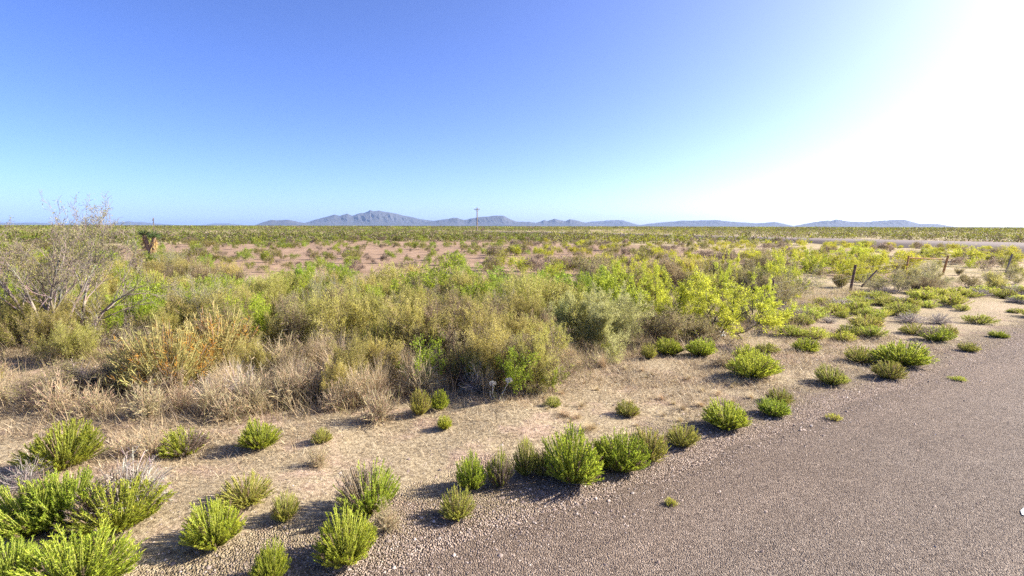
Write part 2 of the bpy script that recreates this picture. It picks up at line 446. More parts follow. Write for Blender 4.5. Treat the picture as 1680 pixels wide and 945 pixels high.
def woody(seed, stems, lean, L, r, S, bark=(0.13, 0.1, 0.085), leaf=None, base_r=0.1, minr=0.0022, lean_az=None):
    g = random.Random(seed); segs = []; tips = []
    for i in range(stems):
        az = 2 * math.pi * (i + g.uniform(-0.35, 0.35)) / stems
        tl = R(g.uniform(*lean))
        d = vec(math.sin(tl) * math.cos(az), math.sin(tl) * math.sin(az), math.cos(tl))
        grow(segs, tips, vec(math.cos(az) * base_r * g.random(), math.sin(az) * base_r * g.random(), -0.03), d, L * g.uniform(0.75, 1.1) * (1 + 0.25 * math.sin(tl)), r * g.uniform(0.7, 1.1), 0, S, g)
    st = MB()
    A = np.array([s[0] for s in segs]); B = np.array([s[1] for s in segs])
    ra = np.maximum([s[2] for s in segs], minr); rb = np.maximum([s[3] for s in segs], minr * 0.8)
    lv = np.array([s[4] for s in segs])
    C = jit(bark, len(segs), 0.2)
    thick = ra > r * 0.3
    if thick.any(): st.tubes(A[thick], B[thick], ra[thick], rb[thick], C[thick], 5)
    if (~thick).any(): st.tubes(A[~thick], B[~thick], ra[~thick], rb[~thick], C[~thick], 3)
    fo = None
    if leaf:
        fo = MB(); gg = np.random.default_rng(seed)
        P = np.array([t[0] for t in tips]); D = np.array([t[1] for t in tips])
        keep = gg.uniform(size=len(P)) < leaf.get('keep', 1.0)
        cl = vnoise(P[:, 0] * 3.1 + seed, P[:, 1] * 3.1 + P[:, 2] * 2.0, seed)
        keep &= cl > leaf.get('gap', 0.0)
        P = P[keep]; D = D[keep]; n = len(P); k = leaf['n']
        tipc = np.array(leaf['c1'])[None] * (1 - (q := gg.uniform(0, 1, (n, 1)))) + np.array(leaf['c2'])[None] * q
        P2 = np.repeat(P, k, 0) + gg.normal(0, leaf['r'], (n * k, 3)); D2 = np.repeat(D, k, 0) * leaf.get('along', 0.5) + gg.normal(0, 0.6, (n * k, 3))
        D2[:, 2] += leaf.get('droop', -0.1)
        P2[:, 2] = np.maximum(P2[:, 2], 0.02)
        C2 = np.clip(np.repeat(tipc, k, 0) * (1 + gg.normal(0, 0.15, (n * k, 1))), 0.004, 0.9)
        fo.leaves(P2, D2, leaf['l'] * gg.uniform(0.6, 1.2, n * k), leaf['w'] * gg.uniform(0.7, 1.2, n * k), C2)
    return fo, st

# greens
G1 = (0.29, 0.36, 0.03); G2 = (0.54, 0.59, 0.07)        # fresh broom green
GO = (0.34, 0.37, 0.06); GY = (0.54, 0.52, 0.1)           # olive, yellow olive
MQ1 = (0.22, 0.30, 0.03); MQ2 = (0.38, 0.45, 0.05)      # mesquite green
MY1 = (0.38, 0.41, 0.03); MY2 = (0.56, 0.56, 0.07)       # yellow mesquite
SG1 = (0.42, 0.44, 0.14); SG2 = (0.66, 0.66, 0.29)         # pale sage

T = {}           # kind -> list of (foliage mesh, stem mesh)
def reg(kind, pair, fm='leaf', sm='bark'):
    fo, st = pair
    a = mesh_from(kind + '_foliage', *fo.arrays(), fm) if fo else None
    b = mesh_from(kind + '_stems', *st.arrays(), sm) if st else None
    T.setdefault(kind, []).append((a, b))

for s in range(5):
    reg('broom_green', shoots(100 + s, 270, 0.6, G1, G2, 0.06, 0.062, 0.0095, 74, tiltmax=68, fluff=0.36))
for s in range(3):
    reg('broom_olive', shoots(120 + s, 240, 0.66, GO, GY, 0.2, 0.06, 0.009, 66, (0.45, 0.33, 0.17), tiltmax=70, fluff=0.4))
for s in range(3):
    reg('broom_half', shoots(130 + s, 250, 0.66, G1, G2, 0.12, 0.062, 0.0095, 70, (0.42, 0.34, 0.27), tiltmax=68, sidedead=0.7, fluff=0.4))
for s in range(3):
    reg('low_mat', shoots(140 + s, 110, 1.5, (0.32, 0.37, 0.045), (0.53, 0.54, 0.1), 0.18, 0.14, 0.026, 50, (0.42, 0.32, 0.18), 80, fluff=0.7))
for s in range(3):
    reg('dry_tuft', tangle(150 + s, 120, 0.75, (0.47, 0.37, 0.22)), 'straw')
for s in range(2):
    reg('grey_tuft', tangle(155 + s, 120, 0.8, (0.42, 0.36, 0.31)), 'straw')
for s in range(4):
    reg('dry_grass', grassclump(160 + s, 260, 1.0, (0.44, 0.335, 0.19), (0.64, 0.53, 0.32), curve=0.8), 'straw')
for s in range(2):
    reg('tall_grass', grassclump(165 + s, 150, 1.15, (0.47, 0.36, 0.22), (0.62, 0.5, 0.33), 0.014, 0.8, 6, 0.14), 'straw')
for s in range(2):
    reg('weed', shoots(170 + s, 200, 0.7, (0.3, 0.28, 0.06), (0.46, 0.41, 0.12), 0.35, 0.07, 0.009, 40, (0.38, 0.28, 0.16), 56, 0.3, fluff=0.9))
for s in range(2):
    reg('orange', shoots(180 + s, 300, 0.85, (0.42, 0.38, 0.12), (0.54, 0.47, 0.17), 0.2, 0.11, 0.009, 46, (0.68, 0.36, 0.06), 84, 0.25, sidedead=0.2, fluff=0.85))
SPM = dict(n=(6, 4, 3), wander=(0.16, 0.22, 0.25), up=(0.05, 0.06, 0.03), bare=(1, 0), kids=(2, 2), len=(0.5, 0.42), ang=44)
for s in range(4):
    reg('mesquite_green', woody(200 + s, 8, (12, 62), 1.15, 0.022, SPM, (0.12, 0.095, 0.08), dict(n=5, r=0.035, l=0.085, w=0.026, c1=MQ1, c2=MQ2, keep=0.85, gap=0.28)))
for s in range(3):
    reg('mesquite_yellow', woody(210 + s, 11, (25, 84), 1.25, 0.026, SPM, (0.075, 0.058, 0.05), dict(n=14, r=0.032, l=0.05, w=0.021, c1=MY1, c2=MY2, keep=0.8, gap=0.42, droop=-0.2)))
SPT = dict(n=(5, 4, 3), wander=(0.14, 0.2, 0.25), up=(0.05, 0.04, 0.02), bare=(0, 0), kids=(3, 3), len=(0.55, 0.45), ang=34)
for s in range(3):
    reg('bare_brown', woody(220 + s, 10, (5, 60), 0.8, 0.012, SPT, (0.21, 0.15, 0.12), dict(n=2, r=0.03, l=0.05, w=0.014, c1=(0.32, 0.24, 0.14), c2=(0.36, 0.33, 0.12), keep=0.8)))
for s in range(3):
    reg('bare_grey', woody(230 + s, 9, (8, 58), 0.85, 0.012, SPT, (0.25, 0.215, 0.2), dict(n=2, r=0.03, l=0.05, w=0.014, c1=(0.32, 0.31, 0.09), c2=(0.42, 0.38, 0.15), keep=0.6)))
for s in range(4):
    reg('weed', woody(260 + s, 15, (4, 58), 0.85, 0.008, SPT, (0.25, 0.19, 0.12), dict(n=4, r=0.025, l=0.05, w=0.011, c1=(0.34, 0.32, 0.06), c2=(0.6, 0.54, 0.17), along=1.0, keep=0.75)))
for s in range(2):
    reg('painted_shade_twigs', woody(270 + s, 13, (15, 80), 0.8, 0.011, SPT, (0.10, 0.072, 0.055)))  # bark colour blackened to paint in the shade of the thicket hollows
for s in range(2):
    reg('feather', woody(240 + s, 15, (8, 74), 0.95, 0.011, SPT, (0.22, 0.18, 0.13), dict(n=8, r=0.03, l=0.06, w=0.009, c1=SG1, c2=SG2, along=1.4, droop=0.25)))
SPS = dict(n=(6, 4), wander=(0.1, 0.18), up=(0.05, 0.1), bare=(1,), kids=(2,), len=(0.38,), ang=36)
for s in range(3):
    reg('sapling', woody(250 + s, 10, (4, 40), 0.95, 0.008, SPS, (0.17, 0.13, 0.08), dict(n=9, r=0.035, l=0.06, w=0.024, c1=MQ1, c2=(0.38, 0.46, 0.04), keep=0.75, gap=0.3)))

# far shrubs: light crowns of larger leaves, still a trunk inside
def farbush(seed, c1, c2, n=520, twig=0.16, spread=0.8):
    g = np.random.default_rng(seed); fo = MB(); st = MB()
    k = 9
    cen = np.stack([g.normal(0, 0.34 * spread, k), g.normal(0, 0.34 * spread, k), g.uniform(0.3, 0.78, k)], 1)
    ci = g.integers(0, k, n)
    P = cen[ci] + g.normal(0, 0.13, (n, 3)); P[:, 2] = np.clip(P[:, 2], 0.05, 1.05)
    D = (P - np.array([0, 0, 0.1])); D /= np.linalg.norm(D, axis=1, keepdims=True); D += g.normal(0, 0.5, (n, 3))
    q = g.uniform(0, 1, (n, 1)); tw = (g.uniform(size=(n, 1)) < twig)
    C = np.array(c1) * (1 - q) + np.array(c2) * q
    C = np.where(tw, np.array((0.26, 0.2, 0.15)), C) * (1 + g.normal(0, 0.15, (n, 1)))
    fo.leaves(P, D, g.uniform(0.08, 0.2, n), g.uniform(0.02, 0.05, n), np.clip(C, 0.01, 0.9))
    A = np.zeros((k, 3)); A[:, :2] = cen[:, :2] * 0.1
    st.tubes(A, cen, 0.02, 0.01, (0.16, 0.12, 0.1), 4)
    return fo, st
FARC = {'far_green': ((0.19, 0.25, 0.025), (0.32, 0.37, 0.045), 0.1), 'far_olive': ((0.17, 0.17, 0.035), (0.31, 0.285, 0.065), 0.22), 'far_brown': ((0.2, 0.145, 0.105), (0.3, 0.235, 0.14), 0.45), 'far_yellow': ((0.3, 0.32, 0.025), (0.47, 0.45, 0.045), 0.08)}
for kd, (a, b, tw) in FARC.items():
    for s in range(3):
        reg(kd, farbush(300 + s + len(kd) * 10, a, b, 1000, tw, 0.95))

# ------------------------------------------------------------------ placing plants
NAMES = {'broom_green': ('snakeweed_bush', 'bush'), 'broom_olive': ('snakeweed_bush', 'bush'), 'broom_half': ('snakeweed_bush', 'bush'), 'low_mat': ('matted_bush', 'low bush'),
         'dry_tuft': ('tumbleweed', 'tumbleweed'), 'grey_tuft': ('grey_twig_bush', 'dead bush'), 'dry_grass': ('dry_grass_clump', 'grass clump'), 'tall_grass': ('tall_grass_clump', 'grass clump'),
         'weed': ('olive_weed', 'weed'), 'orange': ('orange_tipped_shrub', 'shrub'), 'mesquite_green': ('green_mesquite', 'mesquite'), 'mesquite_yellow': ('yellow_mesquite', 'mesquite'),
         'bare_brown': ('brown_twig_shrub', 'twig shrub'), 'bare_grey': ('grey_twig_shrub', 'twig shrub'), 'painted_shade_twigs': ('painted_shade_shrub', 'twig shrub'), 'feather': ('feathery_shrub', 'shrub'), 'sapling': ('leafy_sapling', 'sapling'),
         'far_green': ('green_desert_bush', 'green bush'), 'far_olive': ('olive_desert_bush', 'olive bush'), 'far_brown': ('brown_desert_bush', 'brown bush'), 'far_yellow': ('yellow_desert_bush', 'yellow bush')}
# natural extents of each template: (half width, height)
EXT = {}
for kd, lst in T.items():
    hw = []; hh = []
    for a, b in lst:
        me = a or b
        co = np.empty(len(me.vertices) * 3, np.float32); me.vertices.foreach_get('co', co); co = co.reshape(-1, 3)
        hw.append(np.percentile(np.hypot(co[:, 0], co[:, 1]), 95)); hh.append(np.percentile(co[:, 2], 99))
    EXT[kd] = (float(np.mean(hw)), float(np.mean(hh)))

def plant(kind, x, y, w, h, label, group=None, v=None, parts=True, tilt=0.0):
    """w = full width in m, h = height in m"""
    lst = T[kind]; a, b = lst[(v if v is not None else rnd.randrange(10 ** 6)) % len(lst)]
    nm, cat = NAMES[kind]
    hw, hh = EXT[kind]
    sx = w / (2.15 * hw); sz = h / hh
    z = gz(x, y) - 0.01
    rz = rnd.uniform(0, 6.283)
    if parts and a and b:
        o = empty(nm, (x, y, z), rz)
        ob('foliage', a, None, o); ob('stems', b, None, o)
    else:
        o = ob(nm, a or b, None); o.location = (x, y, z)
    o.rotation_euler = (tilt * rnd.uniform(-1, 1), tilt * rnd.uniform(-1, 1), rz)
    o.scale = (sx * rnd.uniform(0.93, 1.07), sx * rnd.uniform(0.93, 1.07), sz)
    return tag(o, label, cat, group)

def plant_px(kind, u, v, wpx, hpx, label, group=None, **k):
    """foot seen at pixel (u, v) of the photo gives the ground point; apparent size gives metres"""
    p = at(u, v); D = p.y * math.cos(PITCH) + CAM_H * math.sin(PITCH)
    m = D / F_PX
    return plant(kind, p.x, p.y + 0.15 * wpx * m, wpx * m, max(0.08, (hpx - 0.08 * wpx) * m * 0.95), label, group, **k)

# ------------------------------------------------------------------ setting
def ground():
    nr, na = 460, 360
    rad = 0.8 * (15000 / 0.8) ** (np.arange(nr) / (nr - 1))
    ang = np.linspace(0, 2 * math.pi, na, endpoint=False)
    # finer in the view direction
    ang = ang + 0.55 * np.sin(2 * (ang - math.pi / 2)) * -0.5
    rr, aa = np.meshgrid(rad, ang, indexing='ij')
    x = rr * np.cos(aa); y = rr * np.sin(aa)
    V = np.stack([x, y, ground_z(x, y)], -1).reshape(-1, 3)
    i = np.arange(nr - 1)[:, None] * na; j = np.arange(na)[None]
    Q = np.stack([i + j, i + na + j, i + na + (j + 1) % na, i + (j + 1) % na], -1).reshape(-1, 4)
    # cap under the camera
    c = len(V); V = np.vstack([V, [[0, 0, 0]]])
    k = np.arange(0, na, 2)
    Q = np.vstack([Q, np.stack([np.full(len(k), c), k, (k + 1) % na, (k + 2) % na], 1)])
    me = mesh_from('ground', V, Q, None, 'desert_soil', True)
    tag(ob('ground', me, None), 'tan and reddish desert soil running out to the horizon', kind='structure')
ground()

def road():
    n = 900; s = np.linspace(-30, 260, n)
    e = (fbm(s * 0.9, s * 0 + 3, 41, 4) - 0.5) * 0.5 + (fbm(s * 7, s * 0 + 8, 47, 2) - 0.5) * 0.16
    rows = []
    for off, z in ((0.0, -0.012), (0.10, 0.008), (0.5, 0.014), (3.5, 0.02), (8.5, 0.012), (9.0, -0.02)):
        k = 1 if off < 0.6 else 0
        o = off + e * k
        rows.append(np.stack([E1.x + RD.x * s + RN.x * o, E1.y + RD.y * s + RN.y * o, np.full(n, z)], 1))
    V = np.concatenate(rows); Q = []
    for r in range(len(rows) - 1):
        i = np.arange(n - 1) + r * n
        Q.append(np.stack([i, i + n, i + n + 1, i + 1], 1))
    me = mesh_from('road', V, np.concatenate(Q), None, 'chip_seal', True)
    tag(ob('road', me, None), 'brownish grey chip seal road with a ragged gravel edge', kind='structure')
    # painted dash whose near tip shows at the frame's edge
    p = at(1679, 846, 0.02); w = 0.075
    m = MB(); q = []
    n2 = 40
    for k in range(n2 + 1):
        c = p + RD * (3.0 * k / n2)
        t = 1.0 if k else 0.25
        a = c - RN * w * 0.5 * t; b2 = c + RN * w * 0.5 * t
        q += [(a.x, a.y, 0.026), (b2.x, b2.y, 0.026)]
    m.add(q, [(2 * k, 2 * k + 1, 2 * k + 3, 2 * k + 2) for k in range(n2)], (0.8, 0.8, 0.8))
    tag(ob('road_marking', m, 'road_paint'), 'white painted dash on the chip seal road', kind='structure')
road()

def far_road():
    lo = [(1900, 416), (1680, 407), (1500, 400.5), (1330, 395), (1200, 389.5), (1090, 386), (890, 381.6), (760, 379.6)]
    hi = [(1900, 405), (1680, 398), (1500, 394), (1330, 390.5), (1200, 387.2), (1090, 384.5), (890, 380.5), (760, 379)]
    zz = 0.45
    V = []
    for (a, b) in zip(lo, hi):
        p = at(*a, zz); q = at(*b, zz); d = (q - p).normalized()
        V += [tuple(p - d * 2.5 - vec(0, 0, 0.9)), tuple(p), tuple(q), tuple(q + d * 2.5 - vec(0, 0, 0.9))]
    Q = []
    for k in range(len(lo) - 1):
        for j in range(3):
            i = 4 * k + j; Q.append((i, i + 1, i + 5, i + 4))
    me = mesh_from('side_road', V, Q, None, 'far_road')
    tag(ob('side_road', me, None), 'pale dusty side road crossing the plain', kind='structure')
far_road()

def mountain(name, prof, dist, half, seed, label, gully=0.5):
    dist *= 0.8; half *= 0.8
    prof = np.array(prof, float)
    us = np.arange(prof[0, 0], prof[-1, 0] + 0.01, 0.6)
    vs = np.interp(us, prof[:, 0], prof[:, 1])
    vs = vs + (fbm(us * 0.22, us * 0, seed, 3) - 0.5) * 1.1 * np.clip((371 - vs) / 8, 0, 1)
    n = len(us); S = np.concatenate([np.linspace(-1, 0, 34), np.linspace(0, 1, 8)[1:]])
    V = np.zeros((len(S), n, 3))
    dd = [ray(u, v) for u, v in zip(us, vs)]
    az = np.array([math.atan2(d.x, d.y) for d in dd]); Hc = np.maximum([CAM_H + dist * d.z / math.hypot(d.x, d.y) for d in dd], -10)
    SS, U = np.meshgrid(S, us, indexing='ij')
    g1 = fbm(U * 0.09 + SS * 1.2, SS * 2.2, seed + 5, 5); rid = 1 - np.abs(2 * g1 - 1)
    hgt = Hc[None] * (1 - np.abs(SS)) ** 1.15 * (1 - gully * np.sin(math.pi * np.minimum(1, np.abs(SS) * 1.02)) * (1 - rid) * 0.95)
    rr = dist + SS * half
    V = np.stack([np.sin(az)[None] * rr, np.cos(az)[None] * rr, hgt - 6 * (np.abs(SS) > 0.99)], -1)
    V = V.reshape(-1, 3)
    i = np.arange(len(S) - 1)[:, None] * n; j = np.arange(n - 1)[None]
    Q = np.stack([i + j, i + j + 1, i + n + j + 1, i + n + j], -1).reshape(-1, 4)
    me = mesh_from(name, V, Q, None, 'mountain_rock', True)
    tag(ob(name, me, None), label, kind='structure')
mountain('mountain', [(60, 369.5), (100, 367), (175, 367), (200, 364), (212, 363), (222, 364.4), (230, 363.8), (262, 367.4), (290, 369)], 13020, 1364, 1, 'faint pale blue hills behind the yucca')
mountain('mountain', [(-60, 366), (-20, 364.5), (20, 365.5), (60, 365), (95, 367), (130, 369)], 13330, 1240, 2, 'faint pale blue hills behind the bare tree')
mountain('mountain', [(330, 369.5), (352, 366.5), (375, 366.3), (400, 369.5)], 13640, 930, 3, 'low faint hill on the horizon')
mountain('mountain', [(418, 369.5), (430, 365), (445, 361), (458, 361.4), (470, 360), (482, 362), (490, 364), (505, 367), (520, 369)], 8060, 930, 4, 'low dark hill before the main mountain', 0.35)
mountain('mountain', [(490, 370), (504, 364.5), (520, 359.5), (540, 354.5), (548, 352), (558, 354), (570, 350.3), (578, 354), (590, 350), (598, 349), (604, 346.4), (607, 344), (612, 346.5), (622, 345.3), (635, 348), (650, 350.5), (665, 354), (690, 359.5), (710, 362), (740, 364.5), (770, 368), (790, 370)], 9300, 1860, 5, 'tall blue rocky mountain on the horizon', 0.52)
mountain('mountain', [(680, 370), (700, 364.5), (720, 361), (735, 359), (745, 357), (752, 358), (762, 361), (775, 358), (785, 356), (800, 355.5), (815, 353.6), (827, 354), (836, 359), (848, 363.5), (870, 364.2), (885, 366), (900, 370)], 8370, 1054, 6, 'flat topped blue mountain behind the utility pole', 0.45)
mountain('mountain', [(860, 370), (880, 365.5), (888, 363), (893, 361), (898, 362.5), (903, 360.8), (911, 358.8), (921, 361.5), (928, 362.6), (935, 359.6), (945, 361.5), (960, 365), (980, 367), (1000, 371)], 8680, 992, 7, 'jagged small blue peaks on the horizon', 0.45)
mountain('mountain', [(930, 371), (950, 366.3), (970, 364), (990, 362.4), (1005, 361), (1022, 361.3), (1032, 364.4), (1042, 367.4), (1056, 371)], 11160, 1116, 8, 'pale blue mesa on the horizon', 0.3)
mountain('mountain', [(1040, 371), (1062, 367.4), (1090, 364.4), (1120, 362), (1150, 361.5), (1175, 361), (1188, 362.6), (1200, 363.5), (1240, 366.3), (1255, 365.5), (1272, 364), (1285, 366.8), (1305, 371.5)], 10540, 1364, 9, 'long low blue ridge on the horizon', 0.4)
mountain('mountain', [(1295, 372), (1312, 369), (1330, 365.3), (1345, 363), (1358, 361.5), (1363, 362.7), (1371, 359.8), (1380, 361.4), (1392, 363.2), (1420, 364.4), (1435, 362.8), (1450, 361.7), (1470, 360.6), (1484, 360.5), (1497, 363.8), (1508, 366.8), (1540, 367.4), (1558, 371), (1570, 372)], 9920, 1364, 10, 'smooth blue double ridge above the fence posts', 0.35)

# ------------------------------------------------------------------ utility pole
def rod(mb, a, b, ra, rb, col=(0.3, 0.3, 0.3), sides=8):
    mb.tubes([tuple(a)], [tuple(b)], ra, rb, col, sides)
def utility_pole():
    b = at(783, 380.3); o = empty('utility_pole', (b.x, b.y, gz(b.x, b.y)))
    H = 10.0
    m = MB(); rod(m, (0, 0, -0.3), (0, 0, H), 0.26, 0.2, sides=10); rod(m, (0, 0, H), (0, 0, H + 0.02), 0.2, 0.02, sides=10)
    ob('pole', m, 'pole_wood', o)
    m = MB(); m.box((0, -0.28, H - 0.75), 2.5, 0.18, 0.24); ob('crossarm', m, 'pole_wood', o)
    for s in (-1, 1):
        m = MB(); rod(m, (0.95 * s, -0.3, H - 0.8), (0, -0.25, H - 1.8), 0.04, 0.04); ob('brace', m, 'rusty_steel', o)
    for x in (-1.1, 0.55, 1.1):
        m = MB(); z = H - 0.63
        rod(m, (x, -0.28, z), (x, -0.28, z + 0.12), 0.03, 0.07); rod(m, (x, -0.28, z + 0.12), (x, -0.28, z + 0.26), 0.1, 0.06); rod(m, (x, -0.28, z + 0.26), (x, -0.28, z + 0.3), 0.06, 0.01)
        ob('insulator', m, 'ceramic', o)
    tag(o, 'weathered wooden utility pole with one crossarm standing alone on the plain', 'utility pole')
utility_pole()

# ------------------------------------------------------------------ fence
def fence():
    P1 = at(1393, 483); P2 = at(1546, 449); P3 = at(1648, 449)
    d = (P1 - P2).normalized()
    P0 = P1 + d * 6.3
    o = empty('wire_fence', (P1.x, P1.y, 0))
    def loc(p): return p - P1
    tops = []
    def post(base, top, r, mat):
        m = MB(); a = loc(base) + vec(0, 0, -0.2); b = loc(top)
        rod(m, a, b, r, r * 0.9, sides=7); rod(m, b, b + (b - a).normalized() * 0.01, r * 0.9, 0.005, sides=7)
        ob('post', m, mat, o); tops.append((loc(base) + vec(0, 0, gz(base.x, base.y)), b))
    T1 = at(1402, 440, 0); T1 = P1 + vec(0.13, 0.04, 0); T1.z = 1.1
    post(P0, P0 + vec(0.03, 0, 0.95), 0.03, 'rusty_steel')
    post(P1, T1 + vec(0.05, 0, 0), 0.05, 'rusty_steel')
    post(P2, P2 + vec(0.22, 0, 0.98), 0.06, 'orange_rust')
    post(P3, P3 + vec(0.4, 0.1, 1.05), 0.045, 'pole_wood')
    m = MB(); a = loc(P2) + vec(-0.05, 0, 0.78); b = a + vec(-2.3, -0.6, 0.1)
    rod(m, a, b, 0.035, 0.032, sides=7); ob('brace_rail', m, 'orange_rust', o)
    m = MB(); rod(m, b + vec(0, 0, 0.12), b + vec(-0.1, 0, -0.95), 0.04, 0.045, sides=7); ob('post', m, 'orange_rust', o)
    m = MB(); a = loc(P1) + (P2 - P1) * 0.07 + vec(0.25, 0.2, 0.45); rod(m, a + vec(0, 0, -0.25), a + vec(0.75, 0.3, 0.35), 0.035, 0.035); ob('brace_strut', m, 'rusty_steel', o)
    for hz in (0.35, 0.7, 1.0):
        m = MB(); pts = []
        for k in range(len(tops)):
            a = tops[k][0].lerp(tops[k][1], hz / 1.12)
            if k:
                p = pts[-1]
                for j in range(1, 13):
                    t = j / 12; q = p.lerp(a, t); q.z -= 0.05 * math.sin(math.pi * t); pts.append(q)
            else: pts.append(a)
        m.tubes([tuple(p) for p in pts[:-1]], [tuple(p) for p in pts[1:]], 0.0024, 0.0024, (0.4, 0.4, 0.4), 4)
        ob('wire', m, 'wire', o)
    tag(o, 'barbed wire fence with leaning rusty posts and an orange brace rail', 'fence')
fence()

# ------------------------------------------------------------------ yucca
def yucca():
    p = at(248, 436); o = empty('yucca', (p.x, p.y, gz(p.x, p.y)))
    D = p.y; m1 = D / F_PX
    heads = [((-0.26, 0, 1.85), 0.36), ((0.3, 0.05, 1.7), 0.42)]
    tr = MB()
    for (h, s) in heads:
        pts = [vec(0, 0, -0.1), vec(0.02, 0, 0.7), vec(h[0] * 0.55, h[1], 1.2), vec(*h)]
        for a, b, ra, rb in zip(pts[:-1], pts[1:], (0.15, 0.13, 0.12), (0.13, 0.12, 0.1)): rod(tr, a, b, ra, rb, (0.24, 0.17, 0.11), 8)
    ob('trunk', tr, 'bark', o)
    for (h, s) in heads:
        c = np.array(h); n = 150; g = rng
        D3 = g.normal(0, 1, (n, 3)); D3[:, 2] = np.abs(D3[:, 2]) * 0.7 - 0.15; D3 /= np.linalg.norm(D3, axis=1, keepdims=True)
        m = MB(); m.leaves(np.tile(c, (n, 1)) + D3 * 0.04, D3, g.uniform(0.35, 0.6, n) * s / 0.5, 0.035, jit((0.09, 0.13, 0.045), n)); ob('leaf_rosette', m, 'leaf', o)
        n = 140; t = g.uniform(0, 1, (n, 1)); P = c - np.array([h[0] * 0.4, 0, 0.75]) * t
        D4 = g.normal(0, 0.5, (n, 3)); D4[:, 2] = -0.9
        m = MB(); m.leaves(P, D4, g.uniform(0.25, 0.5, n), 0.045, jit((0.5, 0.31, 0.14), n)); ob('dead_leaf_skirt', m, 'straw', o)
    m = MB(); a = vec(0.3, 0.05, 1.75)
    rod(m, a, a + vec(0.04, 0, 1.1), 0.022, 0.012, (0.16, 0.12, 0.09), 6)
    n = 50; P = np.array([tuple(a + vec(0.03, 0, rnd.uniform(0.75, 1.1))) for _ in range(n)]); D5 = rng.normal(0, 1, (n, 3)); m.leaves(P, D5, 0.07, 0.03, jit((0.16, 0.12, 0.09), n))
    ob('flower_stalk', m, 'bark', o)
    tag(o, 'two headed yucca with dark green rosettes over tan dead leaves', 'yucca')
yucca()

# ------------------------------------------------------------------ bare tree
def bare_tree():
    p = at(92, 566); o = empty('bare_mesquite_tree', (p.x, p.y, gz(p.x, p.y)), 0.5)
    S = dict(n=(7, 5, 4, 3), wander=(0.15, 0.17, 0.19, 0.22), up=(0.03, 0.09, 0.1, 0.05), bare=(2, 1, 0), kids=(2, 2, 2), len=(0.6, 0.5, 0.45), ang=34)
    fo, st = woody(79, 12, (8, 80), 2.05, 0.052, S, (0.25, 0.205, 0.165), dict(n=2, r=0.03, l=0.05, w=0.013, c1=(0.3, 0.3, 0.08), c2=(0.44, 0.4, 0.16), keep=0.26), 0.25, 0.0028)
    ob('trunk', st, 'bark', o); ob('crown', fo, 'leaf', o)
    V = st.arrays()[0]; print('bare tree extent', V[:, 0].min(), V[:, 0].max(), V[:, 2].max())
    o.scale = (0.9, 0.9, 2.62 / np.percentile(V[:, 2], 97))
    tag(o, 'bare grey many stemmed mesquite tree rising above the horizon', 'tree')
bare_tree()

